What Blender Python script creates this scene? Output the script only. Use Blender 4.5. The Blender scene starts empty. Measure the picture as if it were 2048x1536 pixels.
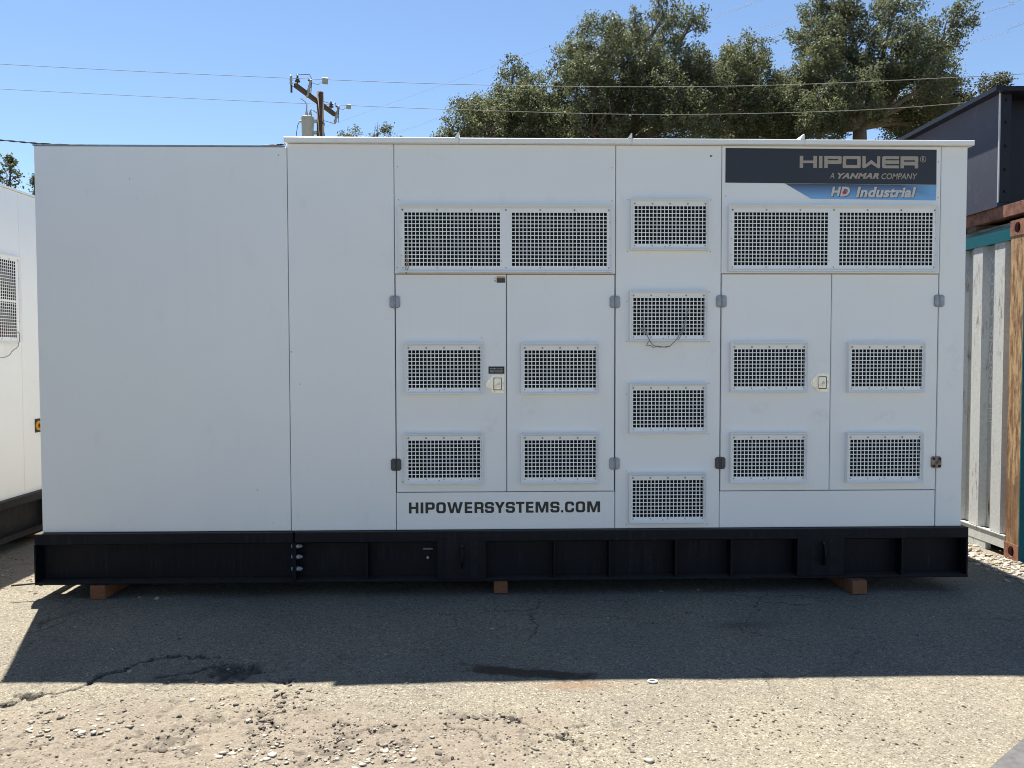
import bpy, math, random
import numpy as np
from mathutils import Vector, Matrix

random.seed(7)
scene = bpy.context.scene
col = scene.collection

# ------------------------------------------------------------------ camera
cam_data = bpy.data.cameras.new('camera')
cam_data.sensor_width = 36.0
cam_data.lens = 36.0 * 1539.0 / 2048.0
cam_data.clip_start = 0.05
cam_data.clip_end = 3000.0
cam = bpy.data.objects.new('camera', cam_data)
col.objects.link(cam)
yaw, pitch, roll = [math.radians(a) for a in (1.39, 1.985, 0.107)]
fw = Vector((math.sin(yaw) * math.cos(pitch), math.cos(yaw) * math.cos(pitch), -math.sin(pitch)))
rt = Vector((math.cos(yaw), -math.sin(yaw), 0))
dn = fw.cross(rt)
rt2 = rt * math.cos(roll) + dn * math.sin(roll)
dn2 = dn * math.cos(roll) - rt * math.sin(roll)
cam.matrix_world = Matrix(((rt2.x, -dn2.x, -fw.x, 0.0), (rt2.y, -dn2.y, -fw.y, -4.96), (rt2.z, -dn2.z, -fw.z, 1.54), (0, 0, 0, 1)))
scene.camera = cam

# ------------------------------------------------------------------ sky and sun
SUN_DIR = Vector((0.188, -0.452, -1.0)).normalized()          # direction the light travels
world = bpy.data.worlds.new('World')
scene.world = world
world.use_nodes = True
wn = world.node_tree
bg = wn.nodes['Background']
sky = wn.nodes.new('ShaderNodeTexSky')
sky.sky_type = 'NISHITA'
sky.sun_disc = False
sky.sun_elevation = math.asin(-SUN_DIR.z)
sky.sun_rotation = math.atan2(-SUN_DIR.x, -SUN_DIR.y)
sky.altitude = 100.0
sky.air_density = 1.0
sky.dust_density = 0.0
sky.ozone_density = 3.0
wn.links.new(sky.outputs[0], bg.inputs[0])
bg.inputs[1].default_value = 0.056
sun_data = bpy.data.lights.new('sun', 'SUN')
sun_data.energy = 5.0
sun_data.angle = math.radians(0.53)
sun_data.color = (1.0, 0.93, 0.82)
sun = bpy.data.objects.new('sun', sun_data)
sun.rotation_euler = SUN_DIR.to_track_quat('-Z', 'Y').to_euler()
sun.location = (-4, 10, 22)
col.objects.link(sun)
scene.view_settings.view_transform = 'Standard'
scene.view_settings.look = 'None'
scene.view_settings.gamma = 1.0
scene.view_settings.use_curve_mapping = False
scene.view_settings.exposure = 1.56
scene.cycles.filter_width = 1.0


# ------------------------------------------------------------------ materials
def new_mat(name):
    m = bpy.data.materials.new(name)
    m.use_nodes = True
    nt = m.node_tree
    return m, nt, nt.nodes['Principled BSDF']


def node(nt, kind, **kw):
    n = nt.nodes.new(kind)
    for k, v in kw.items():
        if k == 'inp':
            for kk, vv in v.items():
                n.inputs[kk].default_value = vv
        else:
            setattr(n, k, v)
    return n


def ramp(nt, fac, stops):
    r = nt.nodes.new('ShaderNodeValToRGB')
    el = r.color_ramp.elements
    while len(el) < len(stops):
        el.new(0.5)
    for e, (p, c) in zip(el, stops):
        e.position = p
        e.color = (c[0], c[1], c[2], 1) if isinstance(c, tuple) else (c, c, c, 1)
    nt.links.new(fac, r.inputs[0])
    return r.outputs[0]


def mix(nt, fac, a, b, blend='MIX'):
    m = nt.nodes.new('ShaderNodeMix')
    m.data_type = 'RGBA'
    m.blend_type = blend
    for sock, v in ((m.inputs[0], fac), (m.inputs[6], a), (m.inputs[7], b)):
        if hasattr(v, 'links'):
            nt.links.new(v, sock)
        elif isinstance(v, (int, float)):
            sock.default_value = v
        else:
            sock.default_value = (v[0], v[1], v[2], 1)
    return m.outputs[2]


def coords(nt, scale=(1, 1, 1), use='Object'):
    tc = nt.nodes.new('ShaderNodeTexCoord')
    mp = nt.nodes.new('ShaderNodeMapping')
    mp.inputs['Scale'].default_value = scale
    nt.links.new(tc.outputs[use], mp.inputs[0])
    return mp.outputs[0]


def noise(nt, vec, scale, detail=4.0, rough=0.55):
    n = node(nt, 'ShaderNodeTexNoise', inp={'Scale': scale, 'Detail': detail, 'Roughness': rough})
    nt.links.new(vec, n.inputs['Vector'])
    return n.outputs[0]


def bump(nt, height, strength, dist, bsdf):
    b = node(nt, 'ShaderNodeBump', inp={'Strength': strength, 'Distance': dist})
    nt.links.new(height, b.inputs['Height'])
    nt.links.new(b.outputs[0], bsdf.inputs['Normal'])


def plain(name, c, rough=0.5, metal=0.0, var=0.12, scale=9.0):
    m, nt, b = new_mat(name)
    v = coords(nt)
    f = noise(nt, v, scale, 5.0, 0.6)
    lo = tuple(x * (1 - var) for x in c)
    hi = tuple(min(1, x * (1 + var)) for x in c)
    nt.links.new(ramp(nt, f, [(0.3, lo), (0.7, hi)]), b.inputs['Base Color'])
    b.inputs['Roughness'].default_value = rough
    b.inputs['Metallic'].default_value = metal
    return m


def white_paint():
    m, nt, b = new_mat('white_enamel')
    v = coords(nt)
    big = noise(nt, v, 1.3, 5.0, 0.6)
    base = ramp(nt, big, [(0.3, (0.83, 0.835, 0.825)), (0.7, (0.86, 0.865, 0.85))])
    # faint grey scuffs
    sc = noise(nt, coords(nt, (2.2, 2.2, 1.1)), 3.1, 7.0, 0.66)
    scm = ramp(nt, sc, [(0.60, 0.0), (0.78, 0.22)])
    base = mix(nt, scm, base, (0.56, 0.55, 0.52))
    # vertical rain streaks, barely there
    st = noise(nt, coords(nt, (26, 26, 0.8)), 1.0, 3.0, 0.5)
    stm = ramp(nt, st, [(0.58, 0.0), (0.85, 0.07)])
    base = mix(nt, stm, base, (0.58, 0.56, 0.52))
    # tiny chips and fly specks
    vo = node(nt, 'ShaderNodeTexVoronoi', inp={'Scale': 7.0, 'Randomness': 1.0})
    nt.links.new(v, vo.inputs['Vector'])
    sp = ramp(nt, vo.outputs['Distance'], [(0.0, 1.0), (0.028, 1.0), (0.04, 0.0)])
    gate = ramp(nt, noise(nt, v, 5.0, 1.0), [(0.52, 0.0), (0.56, 0.75)])
    mm = node(nt, 'ShaderNodeMath', operation='MULTIPLY')
    nt.links.new(sp, mm.inputs[0]); nt.links.new(gate, mm.inputs[1])
    base = mix(nt, mm.outputs[0], base, (0.30, 0.29, 0.28))
    nt.links.new(base, b.inputs['Base Color'])
    nt.links.new(ramp(nt, sc, [(0.3, 0.27), (0.8, 0.46)]), b.inputs['Roughness'])
    b.inputs['Specular IOR Level'].default_value = 0.4
    bump(nt, noise(nt, v, 1.7, 2.0, 0.5), 0.25, 0.03, b)
    return m


def scuffed_white():
    m = white_paint(); m.name = 'scuffed_white_enamel'
    nt = m.node_tree; b = nt.nodes['Principled BSDF']
    c = b.inputs['Base Color'].links[0].from_socket
    tc = node(nt, 'ShaderNodeTexCoord')
    n = ramp(nt, noise(nt, coords(nt, (1, 1, 0.7)), 21.0, 7.0, 0.72), [(0.44, 0.0), (0.66, 1.0)])
    for x, z, rx, rz, k in ((-0.03, 1.10, 0.10, 0.13, 0.55), (2.13, 1.155, 0.075, 0.055, 0.95), (1.735, 1.21, 0.13, 0.06, 0.5), (2.56, 1.16, 0.10, 0.08, 0.7), (3.0, 1.50, 0.07, 0.22, 0.6), (0.22, 1.22, 0.10, 0.10, 0.5), (0.02, 1.62, 0.06, 0.10, 0.4), (2.10, 1.50, 0.08, 0.10, 0.4), (2.98, 0.62, 0.08, 0.05, 0.5)):
        su = node(nt, 'ShaderNodeVectorMath', operation='SUBTRACT'); su.inputs[1].default_value = (x, 0, z)
        nt.links.new(tc.outputs['Object'], su.inputs[0])
        mu = node(nt, 'ShaderNodeVectorMath', operation='MULTIPLY'); mu.inputs[1].default_value = (1 / rx, 0, 1 / rz)
        nt.links.new(su.outputs[0], mu.inputs[0])
        le = node(nt, 'ShaderNodeVectorMath', operation='LENGTH'); nt.links.new(mu.outputs[0], le.inputs[0])
        ml = node(nt, 'ShaderNodeMath', operation='MULTIPLY')
        nt.links.new(ramp(nt, le.outputs['Value'], [(0.0, k * 0.40), (0.5, k * 0.22), (1.0, 0.0)]), ml.inputs[0]); nt.links.new(n, ml.inputs[1])
        c = mix(nt, ml.outputs[0], c, (0.36, 0.34, 0.31))
    nt.links.new(c, b.inputs['Base Color'])
    return m


def skid_black():
    m, nt, b = new_mat('black_skid_paint')
    v = coords(nt)
    d = noise(nt, coords(nt, (1, 1, 2.2)), 5.0, 8.0, 0.68)
    dm = ramp(nt, d, [(0.44, 0.0), (0.66, 0.8)])
    st = noise(nt, coords(nt, (34, 34, 1.6)), 1.0, 4.0, 0.6)
    stm = ramp(nt, st, [(0.5, 0.0), (0.7, 0.5)])
    mm = node(nt, 'ShaderNodeMath', operation='MULTIPLY')
    nt.links.new(dm, mm.inputs[0]); nt.links.new(stm, mm.inputs[1])
    base = mix(nt, mm.outputs[0], (0.0040, 0.0048, 0.0090), (0.050, 0.047, 0.045))
    # dust lying on faces that look up
    geo = node(nt, 'ShaderNodeNewGeometry')
    sep = node(nt, 'ShaderNodeSeparateXYZ')
    nt.links.new(geo.outputs['Normal'], sep.inputs[0])
    up = ramp(nt, sep.outputs[2], [(0.6, 0.0), (0.95, 0.6)])
    base = mix(nt, up, base, (0.085, 0.075, 0.06))
    nt.links.new(base, b.inputs['Base Color'])
    nt.links.new(ramp(nt, d, [(0.3, 0.45), (0.8, 0.7)]), b.inputs['Roughness'])
    b.inputs['Specular IOR Level'].default_value = 0.22
    bump(nt, noise(nt, v, 60.0, 3.0), 0.15, 0.004, b)
    return m


def rusty(name, paint, rust=(0.19, 0.085, 0.045), lo=0.5, hi=0.6, scale=6.0, stretch=(1, 1, 1), rough=0.6):
    m, nt, b = new_mat(name)
    f = noise(nt, coords(nt, stretch), scale, 8.0, 0.68)
    f2 = noise(nt, coords(nt), scale * 9, 4.0, 0.6)
    rc = ramp(nt, f2, [(0.3, tuple(x * 0.6 for x in rust)), (0.7, tuple(x * 1.35 for x in rust))])
    pc = ramp(nt, f2, [(0.3, tuple(x * 0.88 for x in paint)), (0.7, tuple(min(1, x * 1.08) for x in paint))])
    nt.links.new(mix(nt, ramp(nt, f, [(lo, 0.0), (hi, 1.0)]), pc, rc), b.inputs['Base Color'])
    b.inputs['Roughness'].default_value = rough
    b.inputs['Specular IOR Level'].default_value = 0.25
    bump(nt, f, 0.3, 0.006, b)
    return m


def wood(name, c1, c2, stretch, rough=0.75):
    m, nt, b = new_mat(name)
    v = coords(nt, stretch)
    f = noise(nt, v, 6.0, 7.0, 0.65)
    nt.links.new(ramp(nt, f, [(0.28, c1), (0.72, c2)]), b.inputs['Base Color'])
    b.inputs['Roughness'].default_value = rough
    bump(nt, f, 0.5, 0.004, b)
    return m


def tone_mat(name, dark, light, rough, attr='tone', translucent=0.0, mid=None):
    m, nt, b = new_mat(name)
    a = node(nt, 'ShaderNodeAttribute', attribute_name=attr)
    stops = [(0.0, dark), (1.0, light)] if mid is None else [(0.0, dark), (0.55, mid), (1.0, light)]
    c = ramp(nt, a.outputs['Fac'], stops)
    nt.links.new(c, b.inputs['Base Color'])
    b.inputs['Roughness'].default_value = rough
    b.inputs['Specular IOR Level'].default_value = 0.22
    if translucent:
        t = node(nt, 'ShaderNodeBsdfTranslucent')
        nt.links.new(mix(nt, 0.5, c, (0.17, 0.20, 0.08)), t.inputs['Color'])
        ms = node(nt, 'ShaderNodeMixShader', inp={0: translucent})
        nt.links.new(b.outputs[0], ms.inputs[1]); nt.links.new(t.outputs[0], ms.inputs[2])
        nt.links.new(ms.outputs[0], nt.nodes['Material Output'].inputs['Surface'])
    return m


def ground_mat():
    m, nt, b = new_mat('worn_asphalt')
    v = coords(nt)
    vo = node(nt, 'ShaderNodeTexVoronoi', inp={'Scale': 165.0, 'Randomness': 1.0})
    nt.links.new(v, vo.inputs['Vector'])
    sepc = node(nt, 'ShaderNodeSeparateColor')
    nt.links.new(vo.outputs['Color'], sepc.inputs[0])
    agg = ramp(nt, sepc.outputs[0], [(0.0, (0.050, 0.046, 0.040)), (0.07, (0.150, 0.138, 0.112)), (0.5, (0.200, 0.185, 0.149)),
                                     (0.92, (0.245, 0.228, 0.186)), (1.0, (0.37, 0.35, 0.30))])
    big = noise(nt, v, 1.1, 6.0, 0.6)
    tint = ramp(nt, big, [(0.3, (0.80, 0.80, 0.82)), (0.7, (1.12, 1.09, 1.03))])
    c = mix(nt, 1.0, agg, tint, 'MULTIPLY')
    fine = noise(nt, v, 38.0, 5.0, 0.7)
    c = mix(nt, 1.0, c, ramp(nt, fine, [(0.3, (0.72, 0.72, 0.72)), (0.7, (1.2, 1.2, 1.2))]), 'MULTIPLY')
    # silt over the broken part
    ad = node(nt, 'ShaderNodeAttribute', attribute_name='silt')
    silt = ramp(nt, noise(nt, v, 110.0, 6.0, 0.8), [(0.30, (0.075, 0.061, 0.049)), (0.46, (0.168, 0.141, 0.114)), (0.62, (0.215, 0.185, 0.150)), (0.78, (0.30, 0.265, 0.22))])
    mot = noise(nt, v, 4.5, 6.0, 0.7)
    sm = node(nt, 'ShaderNodeMath', operation='MULTIPLY_ADD', inp={1: 1.3, 2: -0.65})
    nt.links.new(mot, sm.inputs[0])
    sa = node(nt, 'ShaderNodeMath', operation='ADD')
    nt.links.new(sm.outputs[0], sa.inputs[0]); nt.links.new(ad.outputs['Fac'], sa.inputs[1])
    c = mix(nt, ramp(nt, sa.outputs[0], [(0.35, 0.0), (0.62, 0.66)]), c, silt)
    # grit and small stones bedded in the worn surface
    vs = node(nt, 'ShaderNodeTexVoronoi', inp={'Scale': 66.0, 'Randomness': 1.0})
    nt.links.new(v, vs.inputs['Vector'])
    ss = node(nt, 'ShaderNodeSeparateColor'); nt.links.new(vs.outputs['Color'], ss.inputs[0])
    shape = ramp(nt, vs.outputs['Distance'], [(0.26, 1.0), (0.40, 0.0)])
    pick = ramp(nt, ss.outputs[0], [(0.70, 0.0), (0.72, 1.0)])
    patch = ramp(nt, sa.outputs[0], [(0.10, 0.12), (0.50, 0.9)])
    e1 = node(nt, 'ShaderNodeMath', operation='MULTIPLY'); nt.links.new(shape, e1.inputs[0]); nt.links.new(pick, e1.inputs[1])
    grit = node(nt, 'ShaderNodeMath', operation='MULTIPLY'); nt.links.new(e1.outputs[0], grit.inputs[0]); nt.links.new(patch, grit.inputs[1])
    c = mix(nt, grit.outputs[0], c, ramp(nt, ss.outputs[1], [(0.0, (0.045, 0.038, 0.032)), (0.45, (0.11, 0.092, 0.075)), (0.75, (0.26, 0.23, 0.19)), (1.0, (0.42, 0.39, 0.33))]))
    # hairline cracks of old asphalt
    vec = node(nt, 'ShaderNodeVectorMath', operation='MULTIPLY_ADD')
    nn = node(nt, 'ShaderNodeTexNoise', inp={'Scale': 6.0, 'Detail': 4.0})
    nt.links.new(v, nn.inputs['Vector'])
    vec.inputs[1].default_value = (0.22, 0.22, 0.0)
    nt.links.new(nn.outputs['Color'], vec.inputs[0]); nt.links.new(v, vec.inputs[2])
    ve = node(nt, 'ShaderNodeTexVoronoi', feature='DISTANCE_TO_EDGE', inp={'Scale': 1.7})
    nt.links.new(vec.outputs[0], ve.inputs['Vector'])
    hair = ramp(nt, ve.outputs['Distance'], [(0.0, 1.0), (0.004, 0.8), (0.009, 0.0)])
    hg = ramp(nt, noise(nt, v, 0.9, 2.0), [(0.50, 0.0), (0.62, 0.7)])
    hm = node(nt, 'ShaderNodeMath', operation='MULTIPLY')
    nt.links.new(hair, hm.inputs[0]); nt.links.new(hg, hm.inputs[1])
    c = mix(nt, hm.outputs[0], c, (0.035, 0.030, 0.026))
    # broken edges and tar, oil stain
    ac = node(nt, 'ShaderNodeAttribute', attribute_name='crack')
    c = mix(nt, ac.outputs['Fac'], c, (0.022, 0.019, 0.018))
    ao = node(nt, 'ShaderNodeAttribute', attribute_name='oil')
    c = mix(nt, ao.outputs['Fac'], c, (0.030, 0.021, 0.014))
    ar = node(nt, 'ShaderNodeAttribute', attribute_name='rust_stain')
    c = mix(nt, ar.outputs['Fac'], c, (0.17, 0.095, 0.05))
    # far land: dry grass and soil
    ag = node(nt, 'ShaderNodeAttribute', attribute_name='bank')
    gr = ramp(nt, noise(nt, v, 2.5, 8.0, 0.7), [(0.3, (0.06, 0.055, 0.03)), (0.7, (0.17, 0.14, 0.08))])
    c = mix(nt, ag.outputs['Fac'], c, gr)
    nt.links.new(c, b.inputs['Base Color'])
    nt.links.new(ramp(nt, ao.outputs['Fac'], [(0.0, 0.92), (1.0, 0.55)]), b.inputs['Roughness'])
    b.inputs['Specular IOR Level'].default_value = 0.25
    h = node(nt, 'ShaderNodeMath', operation='MULTIPLY_ADD', inp={1: 1.6})
    nt.links.new(fine, h.inputs[0]); nt.links.new(sepc.outputs[1], h.inputs[2])
    h2 = node(nt, 'ShaderNodeMath', operation='MULTIPLY_ADD', inp={1: 1.4})
    nt.links.new(grit.outputs[0], h2.inputs[0]); nt.links.new(h.outputs[0], h2.inputs[2])
    bump(nt, h2.outputs[0], 0.8, 0.006, b)
    return m


M = {}
M['white'] = white_paint()
M['scuffed'] = scuffed_white()
M['skid'] = skid_black()
M['gasket'] = plain('black_gasket', (0.012, 0.012, 0.012), 0.8)
M['void'] = plain('foam_and_cavity_black', (0.008, 0.009, 0.008), 0.95, var=0.5, scale=60)  # foam backing; also paints unlit hollows black
M['zinc'] = plain('grey_zinc', (0.30, 0.33, 0.37), 0.45, 0.35, 0.2, 30)
M['dark_hinge'] = plain('dark_grey_plastic', (0.06, 0.063, 0.068), 0.5, 0.0, 0.2, 30)
M['old_hinge'] = rusty('weathered_hinge_metal', (0.34, 0.29, 0.22), (0.10, 0.06, 0.035), 0.45, 0.62, 30)
M['steel'] = rusty('stained_stainless', (0.80, 0.76, 0.70), (0.45, 0.25, 0.15), 0.55, 0.72, 22, rough=0.35)
def latch_mat():
    m = rusty('stained_stainless', (0.82, 0.79, 0.74), (0.50, 0.30, 0.20), 0.52, 0.70, 20, rough=0.30)
    m.node_tree.nodes['Principled BSDF'].inputs['Metallic'].default_value = 0.75
    return m


M['steel'] = latch_mat()
M['rivet'] = plain('dull_rivet', (0.36, 0.34, 0.30), 0.5, 0.4, 0.3, 60)
M['rivet_rust'] = plain('browned_rivet', (0.25, 0.19, 0.12), 0.7, 0.2, 0.3, 60)
M['bolt'] = plain('galvanised_bolt', (0.55, 0.56, 0.58), 0.4, 0.6, 0.2, 40)
M['navy_print'] = plain('navy_decal', (0.020, 0.021, 0.030), 0.42, 0, 0.1, 4)
M['silver_print'] = rusty('silver_decal', (0.40, 0.345, 0.285), (0.25, 0.15, 0.10), 0.62, 0.74, 9, rough=0.45)
M['black_print'] = plain('black_lettering', (0.020, 0.019, 0.016), 0.5)
M['white_print'] = plain('white_lettering', (0.72, 0.72, 0.72), 0.5, var=0.05)
M['pale_print'] = plain('pale_lettering', (0.60, 0.58, 0.56), 0.5, var=0.08)
M['shadow_print'] = plain('blue_grey_lettering', (0.06, 0.08, 0.13), 0.5, var=0.05)
M['red_print'] = plain('red_print', (0.55, 0.03, 0.03), 0.5)
M['orange_print'] = plain('orange_print', (0.62, 0.28, 0.07), 0.5)
M['yellow_print'] = plain('yellow_print', (0.70, 0.45, 0.05), 0.5)
M['label_grey'] = plain('charcoal_label', (0.045, 0.045, 0.047), 0.45, var=0.3, scale=90)
M['timber'] = wood('red_cedar', (0.10, 0.036, 0.016), (0.30, 0.12, 0.052), (16, 1.5, 16))
M['teal'] = rusty('teal_paint', (0.001, 0.088, 0.112), (0.10, 0.06, 0.035), 0.76, 0.82, 7, rough=0.5)
M['faded_teal'] = rusty('faded_teal_paint', (0.16, 0.21, 0.18), (0.03, 0.06, 0.055), 0.48, 0.60, 9, (1, 0.35, 4))
M['container_white'] = rusty('container_grey_white', (0.47, 0.49, 0.49), (0.14, 0.085, 0.055), 0.575, 0.70, 4.6, (5, 5, 0.8))
M['post'] = rusty('peeled_post', (0.52, 0.36, 0.19), (0.24, 0.11, 0.05), 0.47, 0.60, 5.5, (6, 6, 0.9), 0.8)
def post_mat():
    m = rusty('peeled_post', (0.44, 0.31, 0.17), (0.17, 0.085, 0.045), 0.40, 0.60, 3.5, (9, 9, 1.5), 0.8)
    nt = m.node_tree; b = nt.nodes['Principled BSDF']
    src = b.inputs['Base Color'].links[0].from_socket
    tc = node(nt, 'ShaderNodeTexCoord'); sp = node(nt, 'ShaderNodeSeparateXYZ'); nt.links.new(tc.outputs['Object'], sp.inputs[0])
    ad = node(nt, 'ShaderNodeMath', operation='MULTIPLY_ADD', inp={1: 0.7}); nt.links.new(noise(nt, coords(nt, (8, 8, 1.5)), 3.0, 6.0), ad.inputs[0]); nt.links.new(sp.outputs[2], ad.inputs[2])
    nt.links.new(mix(nt, ramp(nt, ad.outputs[0], [(0.0, 1.0), (0.5, 0.45), (0.9, 0.75), (1.0, 0.0)]), src, (0.15, 0.075, 0.04)), b.inputs['Base Color'])
    return m


M['post'] = post_mat()
M['rust'] = rusty('rusty_steel', (0.27, 0.13, 0.085), (0.15, 0.07, 0.05), 0.45, 0.6, 14, rough=0.8)
M['navy'] = rusty('navy_steel_paint', (0.010, 0.011, 0.019), (0.025, 0.025, 0.032), 0.62, 0.8, 10, (1, 1, 1), 0.42)
M['grey_navy'] = rusty('sunlit_scuffed_navy', (0.040, 0.044, 0.068), (0.10, 0.10, 0.115), 0.6, 0.8, 12, (1, 1, 0.5), 0.75)  # scuffed side paint, toned paler than the ends for the sun on it
M['wire'] = plain('tie_wire', (0.27, 0.26, 0.25), 0.5, 0.4)
M['tan_cord'] = plain('tan_cord', (0.42, 0.34, 0.20), 0.9)
M['conductor'] = plain('aluminium_conductor', (0.27, 0.27, 0.255), 0.8, 0.0)
M['hv'] = plain('distant_conductor', (0.25, 0.26, 0.28), 0.6)
M['black_cable'] = plain('black_cable', (0.02, 0.02, 0.022), 0.6)
M['pole_wood'] = wood('brown_pole_wood', (0.055, 0.035, 0.024), (0.15, 0.10, 0.07), (9, 9, 0.5))
M['transformer'] = plain('grey_transformer_paint', (0.42, 0.45, 0.46), 0.45, 0.0, 0.06)
M['porcelain'] = plain('grey_porcelain', (0.36, 0.37, 0.37), 0.3)
M['brown_insulator'] = plain('dark_insulator', (0.05, 0.045, 0.045), 0.3)
M['bark'] = wood('oak_bark', (0.075, 0.062, 0.05), (0.22, 0.19, 0.155), (4, 4, 1.0), 0.95)
M['leaf'] = tone_mat('oak_leaf', (0.045, 0.056, 0.036), (0.205, 0.216, 0.122), 0.6, translucent=0.34, mid=(0.112, 0.128, 0.078))
M['leaf_dry'] = tone_mat('dry_oak_leaf', (0.040, 0.034, 0.020), (0.150, 0.125, 0.070), 0.6, translucent=0.2, mid=(0.075, 0.068, 0.036))
M['stone'] = tone_mat('pale_stone', (0.040, 0.035, 0.031), (0.46, 0.42, 0.35), 0.85, mid=(0.21, 0.185, 0.15))
M['patch_grey'] = plain('mottled_grey', (0.075, 0.074, 0.078), 0.85, 0, 0.35, 25)
M['ground'] = ground_mat()


# ------------------------------------------------------------------ mesh helpers
class MB:
    def __init__(self):
        self.v, self.f, self.mi = [], [], []

    def add(self, verts, faces, mi=0):
        o = len(self.v)
        self.v += [tuple(p) for p in verts]
        for f in faces:
            self.f.append(tuple(o + i for i in f)); self.mi.append(mi)
        return self

    def box(self, x0, x1, y0, y1, z0, z1, mi=0, b=0.0):
        """box; b chamfers the face that looks towards -y"""
        if b <= 0:
            p = [(x0, y0, z0), (x1, y0, z0), (x1, y0, z1), (x0, y0, z1), (x0, y1, z0), (x1, y1, z0), (x1, y1, z1), (x0, y1, z1)]
            f = [(0, 1, 2, 3), (5, 4, 7, 6), (4, 0, 3, 7), (1, 5, 6, 2), (3, 2, 6, 7), (4, 5, 1, 0)]
            return self.add(p, f, mi)
        p = [(x0 + b, y0, z0 + b), (x1 - b, y0, z0 + b), (x1 - b, y0, z1 - b), (x0 + b, y0, z1 - b)]
        p += [(x0, y0 + b, z0), (x1, y0 + b, z0), (x1, y0 + b, z1), (x0, y0 + b, z1)]
        p += [(x0, y1, z0), (x1, y1, z0), (x1, y1, z1), (x0, y1, z1)]
        f = [(0, 1, 2, 3)]
        for k in (0, 4):
            for i in range(4):
                j = (i + 1) % 4
                f.append((k + 4 + i, k + 4 + j, k + j, k + i))
        f.append((11, 10, 9, 8))
        return self.add(p, f, mi)

    def prism(self, outline, y0, y1, mi=0):
        """outline: list of (x, z), extruded from y0 (front) to y1"""
        n = len(outline)
        p = [(x, y0, z) for x, z in outline] + [(x, y1, z) for x, z in outline]
        f = [tuple(range(n)), tuple(range(2 * n - 1, n - 1, -1))]
        f += [(n + i, n + (i + 1) % n, (i + 1) % n, i) for i in range(n)]
        return self.add(p, f, mi)

    def tube(self, pts, radii, n=8, mi=0, cap=True):
        pts = [Vector(p) for p in pts]
        if not isinstance(radii, (list, tuple)):
            radii = [radii] * len(pts)
        rings = []
        up = Vector((0.13, 0.27, 0.95))
        for i, p in enumerate(pts):
            a = pts[max(i - 1, 0)]; c = pts[min(i + 1, len(pts) - 1)]
            d = (c - a).normalized()
            u = d.cross(up)
            if u.length < 0.05:
                u = d.cross(Vector((1, 0, 0)))
            u.normalize(); w = d.cross(u)
            rings.append([p + (u * math.cos(2 * math.pi * k / n) + w * math.sin(2 * math.pi * k / n)) * radii[i] for k in range(n)])
        vs = [q for r in rings for q in r]
        fs = []
        for i in range(len(rings) - 1):
            for k in range(n):
                fs.append((i * n + k, i * n + (k + 1) % n, (i + 1) * n + (k + 1) % n, (i + 1) * n + k))
        if cap:
            fs.append(tuple(range(n - 1, -1, -1)))
            fs.append(tuple((len(rings) - 1) * n + k for k in range(n)))
        return self.add(vs, fs, mi)

    def cyl(self, a, b, r, n=10, mi=0):
        return self.tube([a, b], r, n, mi)

    def build(self, name, mats, parent=None, smooth=False):
        me = bpy.data.meshes.new(name)
        me.from_pydata(self.v, [], self.f)
        mats = mats if isinstance(mats, (list, tuple)) else [mats]
        for mname in mats:
            me.materials.append(M[mname])
        if len(mats) > 1:
            me.polygons.foreach_set('material_index', self.mi)
        if smooth:
            me.polygons.foreach_set('use_smooth', [True] * len(me.polygons))
        me.update()
        return link(name, me, parent)


def link(name, me, parent=None):
    o = bpy.data.objects.new(name, me)
    col.objects.link(o)
    if parent is not None:
        o.parent = parent
    return o


def thing(name, label, cat, loc=(0, 0, 0), rz=0.0, group=None):
    o = bpy.data.objects.new(name, None)
    o.empty_display_size = 0.2
    o.location = loc
    o.rotation_euler = (0, 0, rz)
    col.objects.link(o)
    return tag(o, label, cat, group)


def tag(o, label, cat, group=None):
    o['label'] = label; o['category'] = cat
    if group:
        o['group'] = group
    return o


def structure(o):
    o['kind'] = 'structure'
    return o


def stuff(o):
    o['kind'] = 'stuff'
    return o


# flat lettering -----------------------------------------------------------
def rounded(x0, y0, x1, y1, r, k=4):
    p = []
    for cx, cy, a0 in ((x1 - r, y1 - r, 0), (x0 + r, y1 - r, 90), (x0 + r, y0 + r, 180), (x1 - r, y0 + r, 270)):
        for i in range(k + 1):
            a = math.radians(a0 + 90 * i / k)
            p.append((cx + r * math.cos(a), cy + r * math.sin(a)))
    return p


def fill_outlines(loops):
    cu = bpy.data.curves.new('lettering', 'CURVE')
    cu.dimensions = '2D'; cu.fill_mode = 'BOTH'
    for lp in loops:
        s = cu.splines.new('POLY')
        s.points.add(len(lp) - 1)
        for q, (x, y) in zip(s.points, lp):
            q.co = (x, y, 0, 1)
        s.use_cyclic_u = True
    return curve_to_mesh(cu)


def curve_to_mesh(cu):
    ob = bpy.data.objects.new('lettering', cu)
    col.objects.link(ob)
    dg = bpy.context.evaluated_depsgraph_get()
    dg.update()
    me = bpy.data.meshes.new_from_object(ob.evaluated_get(dg))
    bpy.data.objects.remove(ob)
    bpy.data.curves.remove(cu)
    return me


def text_mesh(s, shear=0.0, bold=0.0, spacing=1.0):
    cu = bpy.data.curves.new('lettering', 'FONT')
    cu.body = s; cu.size = 1.0; cu.shear = shear; cu.offset = bold
    cu.space_character = spacing
    cu.resolution_u = 3
    return curve_to_mesh(cu)


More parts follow.
